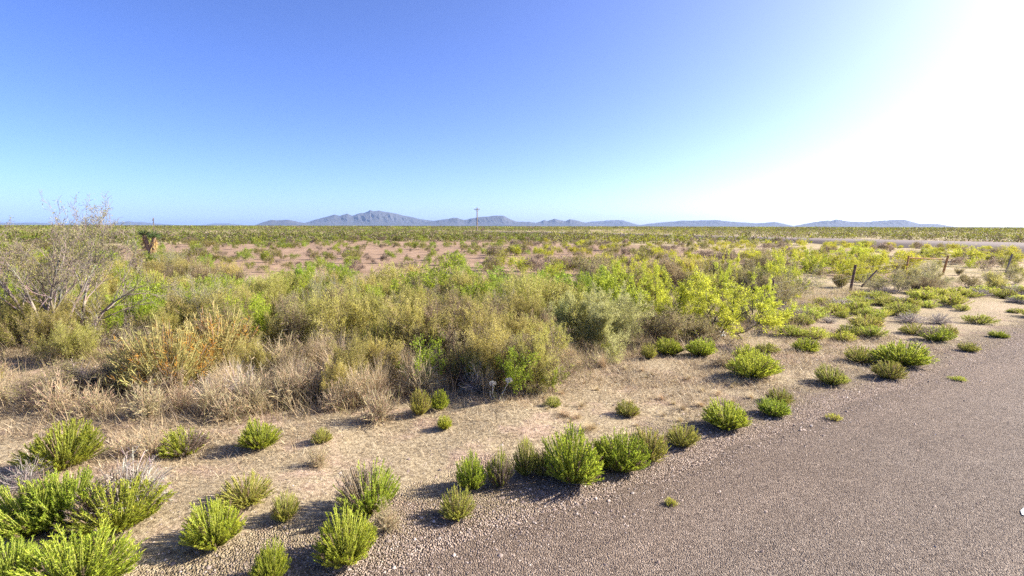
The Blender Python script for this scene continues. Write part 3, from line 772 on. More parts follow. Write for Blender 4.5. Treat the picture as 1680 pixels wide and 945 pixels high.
# ------------------------------------------------------------------ foreground bushes, each one seen singly: kind, foot u, foot v, width px, height px, label
FG = [
 ('broom_green', 88, 778, 112, 82, 'blurry bright green bush beside a brown weed under the dark hollow'),
 ('broom_half', 175, 884, 160, 100, 'large bush with a silver grey dead crown over green shoots'),
 ('broom_green', 95, 878, 125, 100, 'dark green bush merging into the silver crowned bush'),
 ('grey_tuft', 205, 858, 130, 112, 'silver grey dead twigs crowning a green bush near the bottom corner'),
 ('broom_green', 40, 892, 130, 95, 'dark shaded green bush joined to the silver crowned bush'),
 ('broom_green', 112, 985, 165, 105, 'bright green bush cut by the bottom frame below the silver crowned bush'),
 ('broom_green', 5, 975, 100, 80, 'green bush in the bottom corner of the frame'),
 ('broom_green', 345, 905, 96, 84, 'green bush casting a long dark shadow over tan soil'),
 ('broom_olive', 400, 840, 92, 46, 'low brownish bush behind the green bush with the long shadow'),
 ('broom_olive', 465, 862, 46, 54, 'small round yellowish green bush with brown base'),
 ('broom_green', 440, 958, 58, 74, 'narrow light green bush at the bottom edge'),
 ('broom_green', 562, 928, 98, 92, 'dense green bush beside the gravel edge at the bottom'),
 ('broom_half', 602, 850, 100, 86, 'tall green bush with dead brown side facing the shade'),
 ('dry_tuft', 634, 872, 50, 52, 'brown dead tuft at the foot of the half dead bush'),
 ('broom_olive', 750, 853, 60, 52, 'yellowish small bush standing alone on the gravel shoulder'),
 ('broom_green', 772, 806, 56, 60, 'first bush of the roadside row, with a shadow on dry soil'),
 ('broom_half', 820, 800, 48, 62, 'slim green bush in the roadside row, next after its first'),
 ('broom_olive', 862, 783, 46, 62, 'olive topped bush in the roadside row before the biggest one'),
 ('broom_green', 940, 796, 108, 90, 'biggest green bush of the roadside row, with dark base'),
 ('broom_green', 985, 772, 60, 56, 'small green bush wedged between the two largest roadside row bushes'),
 ('broom_olive', 890, 782, 46, 44, 'short olive bush filling the gap before the biggest roadside row bush'),
 ('broom_green', 1022, 776, 84, 70, 'green bush next after the biggest one in the roadside row'),
 ('broom_olive', 1066, 757, 64, 56, 'green bush with orange tips touching the gravel'),
 ('broom_olive', 1120, 735, 58, 44, 'round green bush with a shadow between two roadside bushes'),
 ('broom_green', 1196, 705, 74, 52, 'fresh green bush leaning over the gravel with shadow behind'),
 ('broom_olive', 1284, 662, 44, 26, 'small brown topped bush behind a green one on the shoulder'),
 ('broom_green', 1272, 682, 52, 32, 'small bright green bush in front of a brown topped one'),
 ('broom_olive', 1368, 632, 50, 34, 'small olive bush alone on pale gravel'),
 ('broom_green', 1240, 622, 80, 46, 'wide green bush with dark shadow on dry grass'),
 ('broom_green', 1232, 596, 50, 32, 'light green bush peeking out behind the wide shadowed bush'),
 ('broom_green', 1486, 600, 84, 46, 'widest round green bush on the far road shoulder'),
 ('broom_olive', 1418, 595, 54, 32, 'olive bush next to the widest round shoulder bush'),
 ('broom_olive', 1463, 622, 50, 32, 'pale olive bush in front of the widest shoulder bush'),
 ('broom_half', 1543, 560, 50, 26, 'grey green bush beyond the widest shoulder bush'),
 ('broom_olive', 1594, 577, 34, 18, 'tiny yellow green bush between shoulder and road'),
 ('broom_olive', 1505, 548, 44, 22, 'olive bush with bare soil around it near the far shoulder'),
 ('broom_green', 1642, 553, 28, 13, 'tiny dark green tuft near the frame edge by the road'),
 ('broom_green', 422, 738, 70, 50, 'green bush on tan soil below the tall dry grass'),
 ('broom_half', 296, 745, 78, 48, 'green bush half dead on one side under dry stalks'),
 ('broom_olive', 688, 680, 38, 44, 'olive bush at the foot of the thicket beside a brighter bush'),
 ('broom_green', 720, 672, 34, 34, 'small vivid green bush at the foot of the thicket'),
 ('broom_green', 729, 703, 28, 26, 'little green bush alone in front of the thicket'),
 ('dry_tuft', 520, 768, 42, 42, 'round tan tumbleweed with a dark shadow on bare soil'),
 ('broom_olive', 527, 730, 34, 26, 'small yellowish tuft behind the tan tumbleweed'),
 ('dry_tuft', 618, 692, 74, 70, 'large fluffy tan tumbleweed at the edge of the dry grass'),
 ('dry_tuft', 240, 752, 60, 60, 'brown dead weed between two green bushes'),
 ('dry_tuft', 195, 752, 60, 38, 'low rusty brown weed near the dark hollow'),
 ('grey_tuft', 30, 810, 90, 54, 'grey dead bush at the frame edge below the pale soil'),
 ('broom_olive', 1066, 588, 28, 28, 'small olive bush under the purple twig shrub'),
 ('broom_green', 1100, 582, 46, 32, 'dark green bush in shade under the yellow mesquite'),
 ('broom_green', 1152, 585, 48, 34, 'bright green bush under the yellow mesquite'),
 ('dry_tuft', 1192, 602, 46, 32, 'brown round dead weed beside the wide green bush'),
 ('broom_green', 1000, 582, 30, 26, 'small green sprig below the feathery pale shrub'),
 ('broom_olive', 1030, 682, 44, 30, 'faded yellow bush in the middle of the dry grass flat'),
 ('broom_olive', 907, 672, 30, 20, 'small sparse tuft in the dry grass flat'),
 ('low_mat', 1300, 552, 50, 22, 'low bright green mat on the slope beyond the dry flat'),
 ('low_mat', 1338, 556, 56, 24, 'bright green spreading bush, middle one of the low row'),
 ('broom_green', 1326, 576, 44, 24, 'dark green low bush in front of the bright row'),
 ('broom_olive', 1262, 578, 40, 20, 'brown green low bush beside the wide shadowed bush'),
 ('low_mat', 1388, 556, 46, 20, 'dark based low bush closing the bright row'),
 ('low_mat', 1103, 832, 22, 9, 'tiny flat weed growing through the road'),
 ('low_mat', 1575, 626, 26, 10, 'thin flat weed growing in the gravel of the road'),
 ('low_mat', 1370, 690, 28, 8, 'faint flat weed on the gravel below the olive bush'),
]
for (kd, u, v, w, h, lab) in FG:
    plant_px(kd, u, v, w, h, lab)

# ------------------------------------------------------------------ thicket: key shrubs
KEY = [
 ('orange', 262, 640, 150, 118, 'orange tipped shrub with grey stems above the dark hollow'),
 ('orange', 335, 612, 150, 108, 'yellow orange shrub touching the orange tipped one'),
 ('feather', 985, 572, 160, 108, 'pale feathery grey green shrub before the yellow mesquite'),
 ('feather', 935, 560, 90, 84, 'smaller pale feathery shrub beside the big feathery one'),
 ('mesquite_yellow', 1190, 552, 285, 124, 'large bright yellow mesquite with dark branches by the fence'),
 ('mesquite_yellow', 1135, 542, 170, 110, 'yellow mesquite with drooping branches joined to the large one'),
 ('mesquite_yellow', 1245, 532, 120, 92, 'yellow mesquite reaching out towards the fence wires'),
 ('mesquite_yellow', 1080, 512, 140, 92, 'yellow mesquite behind the purple twig shrub'),
 ('mesquite_yellow', 1040, 505, 120, 85, 'yellow green mesquite behind the feathery shrub'),
 ('mesquite_yellow', 1305, 445, 100, 56, 'tall yellow mesquite standing above the far road'),
 ('mesquite_yellow', 1345, 452, 90, 50, 'spreading yellow mesquite beside the tall one over the road'),
 ('mesquite_yellow', 1432, 446, 90, 40, 'yellow green mesquite beyond the leaning fence post'),
 ('mesquite_yellow', 1468, 464, 66, 24, 'bright low mesquite between the leaning post and orange rail'),
 ('mesquite_yellow', 1660, 432, 90, 34, 'yellow green mesquite behind the last fence post'),
 ('mesquite_yellow', 1530, 426, 80, 26, 'small yellow green mesquite behind the orange rail'),
 ('mesquite_yellow', 1410, 432, 90, 40, 'yellow mesquite with a leaning trunk behind the leaning fence post'),
 ('mesquite_yellow', 1590, 432, 80, 34, 'yellow mesquite between the orange post and the last post'),
 ('bare_brown', 1090, 566, 100, 74, 'purple brown twig shrub at the foot of the yellow mesquite'),
 ('bare_brown', 1150, 560, 90, 50, 'brown twig shrub in shade under the yellow mesquite'),
 ('bare_grey', 1300, 490, 110, 62, 'grey twig shrub beside the fence wires'),
 ('bare_grey', 1535, 478, 90, 40, 'tan grey twig shrub below the orange post'),
 ('bare_grey', 1448, 480, 70, 30, 'low grey twig shrub beside the leaning post'),
 ('bare_grey', 335, 560, 100, 120, 'pale bare shrub standing over the green leaves'),
 ('painted_shade_twigs', 150, 648, 120, 62, 'twig tangle blackened as painted shade in the hollow below the orange tipped shrub'),
 ('painted_shade_twigs', 60, 668, 120, 60, 'twig tangle blackened as painted shade at the frame edge of the hollow'),
 ('painted_shade_twigs', 235, 668, 100, 50, 'twig tangle blackened as painted shade under the dry stalks beside the hollow'),
 ('painted_shade_twigs', 760, 640, 90, 60, 'twig tangle blackened as painted shade behind the two small bushes of the thicket foot'),
 ('tall_grass', 545, 632, 130, 96, 'tallest pale arching grass clump, its blades sweeping over the brown tangle'),
 ('tall_grass', 615, 628, 110, 80, 'pale grass clump next to the tallest arching one'),
 ('bare_brown', 110, 655, 130, 75, 'dark brown twig shrub in the shadowed hollow near the bare tree'),
 ('bare_brown', 195, 652, 120, 60, 'dark twig shrub in the hollow under the orange tipped shrub'),
 ('sapling', 700, 640, 90, 100, 'leafy green sapling in the thicket behind the vivid small bush'),
 ('sapling', 850, 660, 100, 98, 'leafy light green sapling at the front of the thicket'),
 ('sapling', 905, 645, 60, 60, 'short leafy sapling leaning over the dry flat'),
 ('sapling', 790, 640, 60, 70, 'thin leafy sapling behind the white flowers'),
 ('sapling', 225, 545, 80, 110, 'bright green leafy sapling beside the bare tree'),
 ('mesquite_green', 710, 530, 190, 120, 'broad bright green mesquite at the heart of the thicket'),
 ('mesquite_green', 860, 520, 170, 108, 'bright green mesquite behind the brown twigs'),
 ('tall_grass', 575, 640, 120, 84, 'pale arching tall grass clump at the front of the thicket'),
 ('tall_grass', 480, 650, 110, 80, 'pale leaning grass clump beside the arching one'),
 ('tall_grass', 900, 585, 60, 40, 'short pale grass clump at the corner of the thicket'),
]
for (kd, u, v, w, h, lab) in KEY:
    plant_px(kd, u, v, w, h, lab)

# ------------------------------------------------------------------ thicket fill
KIND_WORDS = {'dry_grass': 'tan dry grass clump', 'tall_grass': 'pale arching grass clump', 'weed': 'thin olive weed', 'bare_brown': 'brown leafless twig shrub', 'bare_grey': 'grey leafless twig shrub',
              'mesquite_green': 'bright green mesquite shrub', 'mesquite_yellow': 'yellow green mesquite shrub', 'low_mat': 'low spreading green bush', 'broom_olive': 'olive broom bush', 'grey_tuft': 'low grey dead bush', 'dry_tuft': 'brown dead weed', 'sapling': 'leafy sapling', 'far_yellow': 'yellow green desert bush', 'feather': 'pale feathery shrub'}
def landmark(u):
    for lim, w in ((215, 'below the bare tree'), (330, 'below the yucca'), (480, 'below the low dark hill'), (690, 'below the tall blue mountain'), (860, 'below the utility pole'), (1000, 'below the jagged small peaks'), (1290, 'by the yellow mesquite'), (1420, 'by the leaning fence post'), (9999, 'by the orange fence rail')):
        if u < lim: return w
def fill(poly, items, row):
    (ua, ub), (va, vb) = poly
    for kd, n, hr, wr in items:
        for _ in range(n):
            u = rnd.uniform(ua, ub); v = rnd.uniform(va, vb)
            if kd in ('dry_grass', 'weed', 'dry_tuft') and 20 < u < 265 and 610 < v < (672 if kd == 'dry_tuft' else 705): continue
            p = at(u, v); h = rnd.uniform(*hr); w = h * rnd.uniform(*wr)
            lab = '%s in the %s, %s' % (KIND_WORDS[kd], row, landmark(u))
            plant(kd, p.x, p.y, w, h, lab, KIND_WORDS[kd] + 's in the ' + row)

ROW1 = 'front of the thicket'; ROW2 = 'middle of the thicket'; ROW3 = 'back of the thicket'
fill(((-60, 230), (600, 690)), [('dry_grass', 18, (0.4, 0.7), (0.9, 1.4)), ('dry_tuft', 9, (0.4, 0.6), (1.1, 1.5)), ('weed', 4, (0.4, 0.7), (0.8, 1.1)), ('grey_tuft', 1, (0.35, 0.5), (1.2, 1.6))], ROW1)
fill(((230, 430), (640, 690)), [('dry_grass', 12, (0.35, 0.6), (0.9, 1.5)), ('dry_tuft', 8, (0.35, 0.55), (1.1, 1.5)), ('grey_tuft', 2, (0.3, 0.45), (1.2, 1.6))], ROW1)
fill(((400, 690), (590, 672)), [('dry_grass', 24, (0.45, 0.75), (0.9, 1.4)), ('weed', 4, (0.5, 0.8), (0.8, 1.1)), ('dry_tuft', 9, (0.4, 0.65), (1.0, 1.4)), ('bare_brown', 2, (0.6, 0.8), (1.0, 1.3))], ROW1)
fill(((640, 900), (590, 650)), [('dry_grass', 10, (0.4, 0.65), (0.9, 1.4)), ('bare_brown', 6, (0.6, 0.95), (1.0, 1.3)), ('weed', 4, (0.5, 0.9), (0.8, 1.1)), ('grey_tuft', 3, (0.35, 0.5), (1.1, 1.4))], ROW1)
fill(((900, 1010), (575, 605)), [('dry_grass', 6, (0.3, 0.45), (0.9, 1.4)), ('dry_tuft', 2, (0.25, 0.35), (1.0, 1.4))], ROW1)
fill(((-80, 330), (545, 600)), [('dry_grass', 14, (0.45, 0.8), (0.9, 1.3)), ('weed', 8, (0.6, 0.95), (0.8, 1.1))], ROW2)
fill(((330, 900), (540, 600)), [('weed', 26, (0.75, 1.1), (0.8, 1.1)), ('bare_brown', 9, (0.8, 1.15), (0.9, 1.2)), ('sapling', 4, (0.8, 1.1), (0.7, 0.9)), ('bare_grey', 2, (0.8, 1.2), (0.9, 1.2)), ('dry_grass', 12, (0.5, 0.85), (0.8, 1.2)), ('broom_olive', 5, (0.6, 0.9), (0.9, 1.2))], ROW2)
fill(((120, 620), (500, 545)), [('weed', 18, (0.8, 1.15), (0.9, 1.2)), ('mesquite_green', 12, (1.0, 1.35), (1.0, 1.4)), ('bare_grey', 2, (1.1, 1.5), (0.8, 1.1)), ('broom_olive', 6, (0.8, 1.1), (0.9, 1.2))], ROW2)
fill(((620, 1010), (500, 545)), [('mesquite_green', 11, (1.1, 1.45), (1.0, 1.4)), ('weed', 12, (0.9, 1.25), (0.8, 1.1)), ('bare_brown', 7, (0.9, 1.25), (0.9, 1.2))], ROW2)
fill(((-100, 420), (455, 510)), [('weed', 26, (0.7, 1.1), (1.0, 1.4)), ('mesquite_green', 10, (0.9, 1.3), (1.0, 1.4)), ('bare_brown', 6, (0.8, 1.1), (0.9, 1.3)), ('bare_grey', 4, (1.0, 1.4), (0.9, 1.2))], ROW3)
fill(((420, 1000), (462, 505)), [('mesquite_green', 17, (0.75, 1.1), (1.1, 1.6)), ('weed', 16, (0.6, 0.9), (1.0, 1.4)), ('bare_brown', 5, (0.6, 0.9), (1.0, 1.4))], ROW3)
fill(((-90, 700), (495, 570)), [('weed', 26, (0.7, 1.05), (1.0, 1.4)), ('bare_grey', 7, (1.0, 1.4), (0.8, 1.1)), ('sapling', 7, (0.9, 1.2), (0.6, 0.8))], ROW2)
fill(((700, 1060), (500, 560)), [('weed', 14, (0.7, 1.05), (1.0, 1.4)), ('bare_grey', 4, (0.9, 1.2), (0.8, 1.1))], ROW2)
fill(((960, 1290), (450, 505)), [('mesquite_yellow', 9, (1.0, 1.5), (1.1, 1.5)), ('bare_brown', 11, (0.9, 1.4), (1.0, 1.4)), ('bare_grey', 8, (0.9, 1.3), (1.0, 1.4)), ('weed', 6, (0.7, 1.0), (0.9, 1.2))], ROW3)
ROW4 = 'fence scrub'
fill(((1290, 1680), (436, 482)), [('bare_grey', 13, (0.5, 0.9), (1.3, 1.9)), ('bare_brown', 8, (0.4, 0.8), (1.3, 1.8)), ('mesquite_yellow', 9, (0.7, 1.15), (1.4, 2.0)), ('weed', 8, (0.4, 0.7), (1.2, 1.5))], ROW4)
ROW5 = 'roadside low growth'
def low_slope():
    for k in range(95):
        u = rnd.uniform(1270, 1720); vmin = 545 - (u - 1270) * 0.15; vmax = 560 - (u - 1270) * 0.03
        v = rnd.uniform(486 - (u - 1270) * 0.02, max(vmin, 500)) if rnd.random() < 0.75 else rnd.uniform(500, vmax)
        p = at(u, v); kd = rnd.choice(['low_mat', 'low_mat', 'low_mat', 'broom_olive', 'grey_tuft'])
        h = rnd.uniform(0.14, 0.34); w = h * rnd.uniform(2.0, 3.4)
        plant(kd, p.x, p.y, w, h, '%s in the %s, %s' % (KIND_WORDS[kd], ROW5, landmark(u)), KIND_WORDS[kd] + ' in the low growth')
low_slope()

ROW6 = 'flats behind the thicket'
FARW = {'far_green': 'green bush', 'far_olive': 'olive bush', 'far_brown': 'dry brown bush', 'far_yellow': 'yellow green bush'}
KIND_WORDS.update(FARW)
FAR_N = {}
def fill_far(poly, items):
    (ua, ub), (va, vb) = poly
    for kd, n, hr in items:
        for _ in range(n):
            u = rnd.uniform(ua, ub); v = rnd.uniform(va, vb); p = at(u, v)
            if side_road_clear(p.x, p.y): continue
            h = rnd.uniform(*hr); FAR_N[kd] = FAR_N.get(kd, 0) + 1
            plant(kd, p.x, p.y, h * rnd.uniform(1.2, 2.0), h, '%s on the %s, %s' % (FARW[kd], ROW6, landmark(u)), FARW[kd] + ' on the flats', parts=False)
def side_road_clear(x, y):
    u, v = pix(x, y, 0.4)
    if u < 760: return False
    lo = np.interp(u, [760, 890, 1090, 1330, 1680, 1900], [379.6, 381.6, 386, 395, 407, 416]); hi = np.interp(u, [760, 890, 1090, 1330, 1680, 1900], [378.6, 380, 383.8, 388.8, 395.5, 401])
    return hi - 0.5 < v < lo + (2.5 if u > 1000 else 1.0)
fill_far(((-80, 330), (392, 458)), [('far_olive', 55, (0.6, 1.1)), ('far_green', 32, (0.6, 1.1)), ('far_brown', 30, (0.5, 0.9))])
fill_far(((330, 820), (390, 412)), [('far_olive', 26, (0.5, 0.9)), ('far_green', 34, (0.5, 0.9)), ('far_brown', 18, (0.4, 0.7))])
fill_far(((330, 820), (412, 450)), [('far_olive', 24, (0.4, 0.8)), ('far_green', 24, (0.4, 0.8)), ('far_brown', 24, (0.3, 0.6))])
fill_far(((330, 800), (394, 430)), [('far_olive', 26, (0.3, 0.6)), ('far_green', 28, (0.35, 0.65)), ('far_brown', 24, (0.3, 0.5))])
fill_far(((800, 1290), (394, 455)), [('far_brown', 60, (0.5, 1.0)), ('far_olive', 55, (0.5, 1.0)), ('far_yellow', 50, (0.5, 0.95))])
fill_far(((1290, 1720), (410, 440)), [('far_yellow', 26, (0.4, 0.8)), ('far_brown', 24, (0.3, 0.7)), ('far_olive', 16, (0.3, 0.7))])

for k in range(60):
    u = rnd.uniform(880, 1250); v = rnd.uniform(600, 720) if u < 1150 else rnd.uniform(620, 680)
    p = at(u, v)
    if road_d(p.x, p.y) > -0.5: continue
    h = rnd.uniform(0.06, 0.14); plant('dry_grass', p.x, p.y, h * rnd.uniform(1.8, 3.0), h, 'tiny flattened straw tuft on the dry flat beside the roadside row', 'straw tufts on the dry flat')

# white bits
def litter_bit(u, v, s, lab):
    p = at(u, v); m = MB()
    g = rng; n = 7
    xs, ys = np.meshgrid(np.linspace(-.5, .5, n), np.linspace(-.5, .5, n), indexing='ij')
    z = (vnoise(xs * 4 + u, ys * 4, 7) - 0.2) * 0.7 + 0.12
    V = np.stack([xs * (0.8 + 0.4 * vnoise(ys * 3, xs * 3 + v, 5)), ys * 0.8, z], -1).reshape(-1, 3) * s
    i = np.arange(n - 1)[:, None] * n; j = np.arange(n - 1)[None]
    Q = np.stack([i + j, i + j + 1, i + n + j + 1, i + n + j], -1).reshape(-1, 4)
    m.add(V, Q, (0.8, 0.8, 0.8))
    o = ob('plastic_scrap', m, 'white_plastic'); o.location = (p.x, p.y, gz(p.x, p.y) + 0.01)
    tag(o, lab, 'litter')
litter_bit(1184, 545, 0.11, 'crumpled white plastic scrap under the yellow mesquite')
litter_bit(1150, 541, 0.12, 'smaller white scrap under the dark mesquite branches')
litter_bit(1186, 554, 0.12, 'pale scrap on bare soil below the other white scraps')

def white_flower():
    p = at(806, 664); o = empty('white_flowering_weed', (p.x, p.y, gz(p.x, p.y)))
    for k, (x, y, h) in enumerate(((0.02, 0, 0.27), (0.25, 0.03, 0.31), (-0.02, 0.03, 0.16), (0.03, 0.05, 0.2))):
        st = MB(); pts = [vec(0.08, 0.02, -0.02), vec(x * 0.7, y, h * 0.5), vec(x, y, h)]
        for a, b in zip(pts[:-1], pts[1:]): rod(st, a, b, 0.006, 0.005, (0.5, 0.46, 0.4), 5)
        t = rng.uniform(0.2, 0.9, 14)[:, None]; P = np.array(pts[0]) * (1 - t) + np.array(pts[2]) * t
        st.leaves(P, rng.normal(0, 1, (14, 3)), 0.05, 0.012, jit((0.25, 0.24, 0.1), 14))
        ob('stalk', st, 'straw', o)
        if k < 2:
            n = 90; P = rng.normal(0, 1, (n, 3)); P /= np.linalg.norm(P, axis=1, keepdims=True)
            m = MB(); m.leaves(np.array([x, y, h]) + P * np.array([0.03, 0.024, 0.013]), P + np.array([0, 0, 0.6]), 0.03, 0.014, jit((0.6, 0.57, 0.52), n, 0.12)); ob('flower_head', m, 'straw', o)
    tag(o, 'dry weed with two white flower heads at the front of the thicket', 'flowering weed')
white_flower()

# ------------------------------------------------------------------ the plain beyond: single bushes out to about 75 m, the rest as one mass
def bare_patch(x, y):
    u, v = pix(x, y)
    m = fbm(np.array([x * 0.07]), np.array([y * 0.07]), 21, 3)[0]
    d = math.hypot(x, y)
    k = 0.0
    if 290 < u < 800 and 392 < v < 446: k = 0.17
    return m + k
def side_road_clear(x, y):
    u, v = pix(x, y, 0.4)
    if u < 760: return False
    lo = np.interp(u, [760, 890, 1090, 1330, 1680, 1900], [379.6, 381.6, 386, 395, 407, 416]); hi = np.interp(u, [760, 890, 1090, 1330, 1680, 1900], [378.6, 380, 383.8, 388.8, 395.5, 401])
    return hi - 0.5 < v < lo + (2.5 if u > 1000 else 1.0)
FAR_LAB = {'far_green': 'green bush scattered on the open plain', 'far_olive': 'olive bush scattered on the open plain', 'far_brown': 'dry brown bush scattered on the open plain', 'far_yellow': 'yellow green bush on the plain near the side road'}
def pick_far(u, d):
    q = rnd.random()
    if u > 900: return 'far_yellow' if q < 0.5 else ('far_olive' if q < 0.78 else 'far_brown')
    return 'far_green' if q < 0.42 else ('far_olive' if q < 0.78 else 'far_brown')
def far_individuals():
    cnt = dict(FAR_N)
    made = 0; tries = 0
    while made < 420 and tries < 20000:
        tries += 1
        d = math.sqrt(rnd.uniform(36 ** 2, 92 ** 2)); az = rnd.uniform(-0.86, 0.86)
        x = d * math.sin(az); y = d * math.cos(az)
        u, v = pix(x, y)
        if not -60 < u < 1740: continue
        if side_road_clear(x, y): continue
        bp = bare_patch(x, y)
        if bp > 0.62 and rnd.random() < 0.75: continue
        kd = pick_far(u, d)
        if cnt.get(kd, 0) >= 285: continue
        h = rnd.uniform(0.45, 1.05) if u < 900 else rnd.uniform(0.4, 0.95)
        if bp > 0.62: h *= 0.5
        w = h * rnd.uniform(1.1, 1.9)
        plant(kd, x, y, w, h, FAR_LAB[kd] + ', ' + landmark(u), FAR_LAB[kd].replace(' bush', ' bushes', 1), parts=False)
        cnt[kd] = cnt.get(kd, 0) + 1; made += 1
    print('far individuals', cnt, tries)
far_individuals()
plant('far_brown', *(at(792, 381)[:2]), 3.2, 1.6, 'dark brown bush at the foot of the utility pole', parts=False)

def far_mass():
    g = np.random.default_rng(5)
    m = MB()
    n = 26000
    rr = np.exp(g.uniform(math.log(80), math.log(1500), n)); az = g.uniform(-0.95, 0.95, n)
    x = rr * np.sin(az); y = rr * np.cos(az)
    keep = np.ones(n, bool); kinds = []
    dens = fbm(x * 0.02, y * 0.02, 33, 3)
    for i in range(n):
        if side_road_clear(x[i], y[i]): keep[i] = False
    keep &= (dens < 0.66) | (g.uniform(size=n) < 0.25)
    x = x[keep]; y = y[keep]; rr = rr[keep]; n = len(x)
    k = 26
    hs = g.uniform(0.6, 1.3, n) * np.clip(rr / 200, 1, 1.5); ws = hs * g.uniform(1.0, 2.0, n) * np.clip(rr / 140, 1, 3)
    uu = np.array([pix(a, b)[0] for a, b in zip(x, y)])
    pal = np.array([(0.19, 0.235, 0.025), (0.19, 0.18, 0.04), (0.2, 0.15, 0.1), (0.3, 0.3, 0.03)])
    pal = pal * 0.9
    sel = np.where(uu > 900, g.choice(4, n, p=[0.12, 0.28, 0.2, 0.4]), g.choice(4, n, p=[0.38, 0.34, 0.24, 0.04]))
    cb = pal[sel] * (1 + g.normal(0, 0.25, (n, 1))) * (0.55 + 0.9 * fbm(x * 0.012, y * 0.012, 91, 4) ** 1.3)[:, None]
    zb = ground_z(x, y)
    P = g.normal(0, 1, (n, k, 3)); P /= np.linalg.norm(P, axis=2, keepdims=True); P *= g.uniform(0.5, 1, (n, k, 1)) ** 0.5
    P[:, :, 2] = np.abs(P[:, :, 2])
    C = np.repeat(cb, k, 0) * (1 + g.normal(0, 0.18, (n * k, 1)))
    Pw = np.stack([x[:, None] + P[:, :, 0] * ws[:, None] * 0.5, y[:, None] + P[:, :, 1] * ws[:, None] * 0.5, zb[:, None] + P[:, :, 2] * hs[:, None] * 0.9], -1).reshape(-1, 3)
    D = P.reshape(-1, 3) + g.normal(0, 0.6, (n * k, 3))
    sz = np.repeat(hs * 0.28 * np.clip(rr / 250, 1, 2.2), k)
    m.leaves(Pw, D, sz * g.uniform(0.6, 1.3, n * k), sz * 0.5, np.clip(C, 0.01, 0.9))
    o = ob('scrub', m, 'ground_cover')
    tag(o, 'mass of distant scrub covering the plain up to the horizon', 'scrub', kind='stuff')
far_mass()

# ------------------------------------------------------------------ dry ground cover and gravel
def ground_cover():
    g = np.random.default_rng(8); m = MB()
    def area(n, ua, ub, va, vb):
        u = g.uniform(ua, ub, n); v = vb - (vb - va) * g.uniform(0, 1, n) ** 1.0
        # uniform on the ground inside the pixel box: weight by depth
        P = np.array([tuple(at(a, b)) for a, b in zip(u, v)])
        return P, u, v
    # short matted litter
    n = 300000
    d = np.sqrt(g.uniform(3.4 ** 2, 15 ** 2, n)); az = g.uniform(-0.84, 0.84, n)
    x = d * np.sin(az); y = d * np.cos(az)
    rd = -road_d(x, y)
    nz = fbm(x * 1.1, y * 1.1, 61, 3)
    k = (rd > 0.05) & (g.uniform(size=n) < np.clip((rd - 0.1) / 1.6, 0.03, 1)) & (g.uniform(size=n) < np.clip((nz - 0.3) * 3.2, 0.12, 1)) & (g.uniform(size=n) < np.clip((d - 4.2) / 2.6, 0.35, 1))
    x = x[k]; y = y[k]; n = len(x); nearf = np.clip((np.hypot(x, y) - 3) / 4, 0.5, 1)
    P = np.stack([x, y, ground_z(x, y) - 0.002], 1)
    c = np.array([STRAW, (0.36, 0.26, 0.16), (0.19, 0.13, 0.08), (0.62, 0.52, 0.36)])[g.choice(4, n, p=[0.38, 0.28, 0.2, 0.14])] * (1 + g.normal(0, 0.2, (n, 1)))
    m.blades(P, g.uniform(0, 6.283, n), g.uniform(0.5, 0.97, n), g.uniform(0, 0.35, n), g.uniform(0.03, 0.16, n) * nearf, 0.0075 * nearf, np.clip(c, 0.05, 0.85), 2)
    # taller dry stalks in the thicket
    n = 100000
    d = np.sqrt(g.uniform(6 ** 2, 24 ** 2, n)); az = g.uniform(-0.84, 0.6, n)
    x = d * np.sin(az); y = d * np.cos(az)
    uu = np.array([pix(a, b) for a, b in zip(x, y)])
    front = np.interp(uu[:, 0], [0, 250, 500, 650, 800, 930, 1060, 1280, 1400, 1680], [690, 695, 680, 660, 650, 605, 570, 548, 490, 455])
    nz = fbm(x * 0.8, y * 0.8, 71, 3)
    k = (uu[:, 1] < front + 10) & (g.uniform(size=n) < np.clip((nz - 0.3) * 3, 0.1, 1))
    x = x[k]; y = y[k]; n = len(x)
    P = np.stack([x, y, ground_z(x, y) - 0.01], 1)
    pal = np.array([(0.45, 0.34, 0.2), (0.36, 0.27, 0.16), (0.3, 0.27, 0.1), (0.24, 0.18, 0.13)])
    c = pal[g.choice(4, n, p=[0.42, 0.26, 0.2, 0.12])] * (1 + g.normal(0, 0.18, (n, 1)))
    m.blades(P, g.uniform(0, 6.283, n), g.uniform(0.05, 0.7, n), g.uniform(0, 0.5, n), g.uniform(0.15, 0.55, n), 0.008, np.clip(c, 0.04, 0.85), 3)
    tag(ob('dry_grass', m, 'ground_cover'), 'short matted straw coloured grass over the soil', 'dry grass', kind='stuff')
ground_cover()

